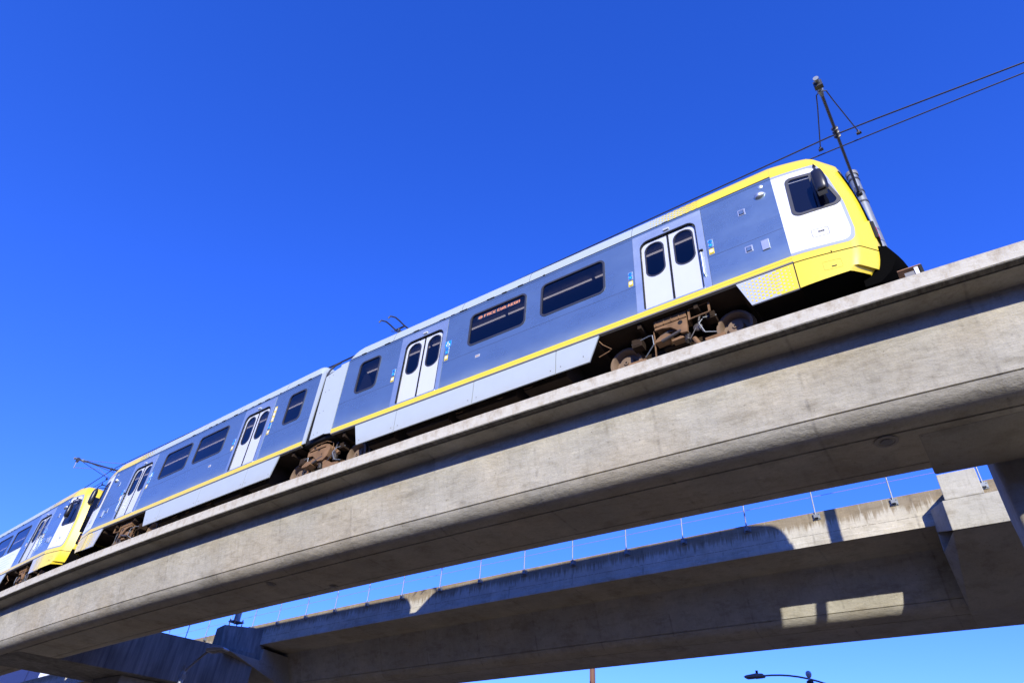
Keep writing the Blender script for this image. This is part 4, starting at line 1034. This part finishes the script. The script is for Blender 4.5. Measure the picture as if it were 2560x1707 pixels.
# ------------------------------------------------------------------ street furniture
def street_lamp(loc, ang, label, span, rise, mtl='lampg', h=None, cell=True, pw=2.2):
    r = empty('street_lamp', loc, label, 'street lamp', 'street lamps'); r.rotation_euler = (0, 0, ang)
    hz = h
    m = MB(); m.tube([(0, 0, 0), (0, 0, .5), (0, 0, hz)], .09, 14, rs=[.11, .10, .065]); m.build('pole', M_['galv'] if mtl == 'galv' else M_['lampg'], r, smooth=True)
    m = MB(); pts = []
    for i in range(11):
        t = i/10; pts.append((span*t, 0, hz-.15+rise*(1-(1-t)**pw)))
    m.tube(pts, .032, 10); m.box(-.08, .08, -.08, .08, hz-.35, hz-.22); m.box(-.08, .08, -.08, .08, hz-.12, hz+.02); m.build('arm', M_['lampg'], r, smooth=False)
    ex, ez = pts[-1][0], pts[-1][2]
    m = MB()
    prof = [(-.05, .03), (.0, .06), (.25, .085), (.62, .05), (.70, .0), (.68, -.03), (.0, -.06), (-.05, -.03)]
    for wv, sc in ((.09, 1.0),):
        rings = []
        for yy, q in ((-.13, .75), (-.11, 1), (.11, 1), (.13, .75)): rings.append([(ex+x, yy, ez+z*q) for x, z in prof])
        n = len(prof); vs = [p for rg in rings for p in rg]
        m.faces(vs, [(i*n+k, i*n+(k+1) % n, (i+1)*n+(k+1) % n, (i+1)*n+k) for i in range(3) for k in range(n)]+[tuple(range(n)), tuple(3*n+k for k in range(n))])
    hd = m.build('lamp_head', M_['rim'] if not cell else M_['lampg'], r)
    m = MB(); m.box(ex+.06, ex+.32, -.1, .1, ez-.066, ez-.058); m.box(ex+.35, ex+.62, -.1, .1, ez-.058, ez-.048); m.build('lens', M_['int'], hd)
    if cell:
        m = MB(); m.tube([(ex+.22, 0, ez+.07), (ex+.22, 0, ez+.2)], .05, 10); m.build('photocell', M_['black'], hd)
    return r
street_lamp((-22.1, 13.0, 0), R_(12), 'grey street lamp in front of the shaded crossbeam at bottom left, head tilted up', .80, .60, 'galv', h=6.62, cell=False, pw=1.15)
street_lamp((-5.3, 28.0, 0), R_(180), 'grey curved arm street lamp at the bottom edge against pale sky', 3.22, 1.05, h=7.75)
r = empty('ornamental_post', (-6.87, 28.0, 0), 'black post top with pale ball finial right of the curved lamp, bottom edge', 'post')
m = MB(); m.tube([(0, 0, 0), (0, 0, 8.3)], .09, 14, rs=[.14, .085]); m.lathe([(.09, 8.22), (.125, 8.26), (.125, 8.32), (.08, 8.36)], (0, 0, 0), 'z', 16); m.build('shaft', M_['iron'], r, smooth=True)
m = MB(); m.lathe([(.05, 8.34), (.05, 8.42), (.035, 8.44), (.07, 8.47), (.10, 8.53), (.105, 8.58), (.09, 8.64), (.05, 8.675), (.0, 8.685)], (0, 0, 0), 'z', 18); m.build('finial', M_['rim'], r, smooth=True)
m = MB(); m.tube([(-15.85, 28, 0), (-15.85, 28, 11)], .13, 12, rs=[.17, .11]); m.tube([(-15.85, 27.78, 2), (-15.85, 27.8, 10)], .02, 6)
o = m.build('utility_pole', M_['pole'], smooth=True); tag(o, 'reddish brown utility pole standing beyond the rear viaduct at the bottom edge', 'utility pole')

# ------------------------------------------------------------------ unseen blocks added behind the camera to cut low sky light
for i, (x0, x1, h) in enumerate(((-95, -48, 13), (-46, -8, 15.5), (-6, 30, 14), (32, 75, 12.5))):
    e = empty('sky_blocker', ((x0+x1)/2, -30, 0), ['long low', 'tallest', 'middle', 'rightmost'][i]+' brick warehouse added unseen behind the camera to block low sky light', 'sky_blocker', 'unseen blocks added against low sky light')
    m = MB(); m.box((x0-x1)/2, (x1-x0)/2, -9, 6, 0, h); m.build('wall', M_['wallb'], e)
    m = MB(); m.box((x0-x1)/2-.15, (x1-x0)/2+.15, -9.15, 6.15, h, h+.4); m.build('roof', M_['dark'], e)
    k = int((x1-x0)/5)
    for q in range(k):
        for fl in (1.2, 5.2, 9.0):
            if fl+2.4 > h: continue
            m = MB(); m.box((x0-x1)/2+1.2+q*5, (x0-x1)/2+3.8+q*5, 6.0, 6.04, fl, fl+2.2); m.build('window', M_['cabpane'], e)
# ------------------------------------------------------------------ ground and far things
def ground_mat(name, base):
    m, n, b = mat(name); tc = N(n, 'ShaderNodeTexCoord').outputs['Object']
    c = mix(n, tuple(x*.75 for x in base), tuple(x*1.2 for x in base), noise(n, tc, .6, 8)); n.links.new(c, b.inputs['Base Color']); b.inputs['Roughness'].default_value = .95; return m
m = MB(); m.quad((-1500, -1500, 0), (1500, -1500, 0), (1500, 1500, 0), (-1500, 1500, 0)); o = m.build('ground', ground_mat('dry_ground', (.12, .088, .045))); tag(o, 'flat dry ground under the viaducts', kind='structure')
m = MB(); m.quad((-120, 23.5, .004), (120, 23.5, .004), (120, 33.5, .004), (-120, 33.5, .004)); o = m.build('road', ground_mat('asphalt', (.05, .05, .05))); tag(o, 'asphalt road beyond the viaducts', kind='structure')
M_['navy_shade'] = paint('wall_shade_navy', (.012, .02, .085), .55, var=.3)  # navy puts the shade of the far structure into the wall colour
M_['leaf'] = paint('leaf_green', (.07, .16, .06), .7, var=.4)
r = empty('shade_backdrop', (-60, 27, 0), 'shade-coloured navy building with white panels glimpsed under the left end of the near viaduct', 'backdrop')
m = MB(); m.box(-45, 1, 0, 1.5, 0, 16.5); m.build('wall', M_['navy_shade'], r)
for x0, x1 in ((-45, -36), (-35.5, -27), (-26.5, -18), (-17.5, -9), (-8.5, .9)):
    m = MB(); m.box(x0+.1, x1-.1, -.04, -.004, 1, 16.2); m.build('shade_panel', M_['navy_shade'], r, bevel=.01)
for x0, x1, z0, z1 in ((-6.6, -4.6, 12.0, 14.4), (-2.8, -1.5, 11.4, 13.2), (-1.0, .2, 10.5, 12.8)):
    m = MB(); m.box(x0, x1, -.10, -.045, z0, z1); m.build('white_panel', M_['white'], r, bevel=.01)  # on this wall, white boxes stand in for sunlit patches
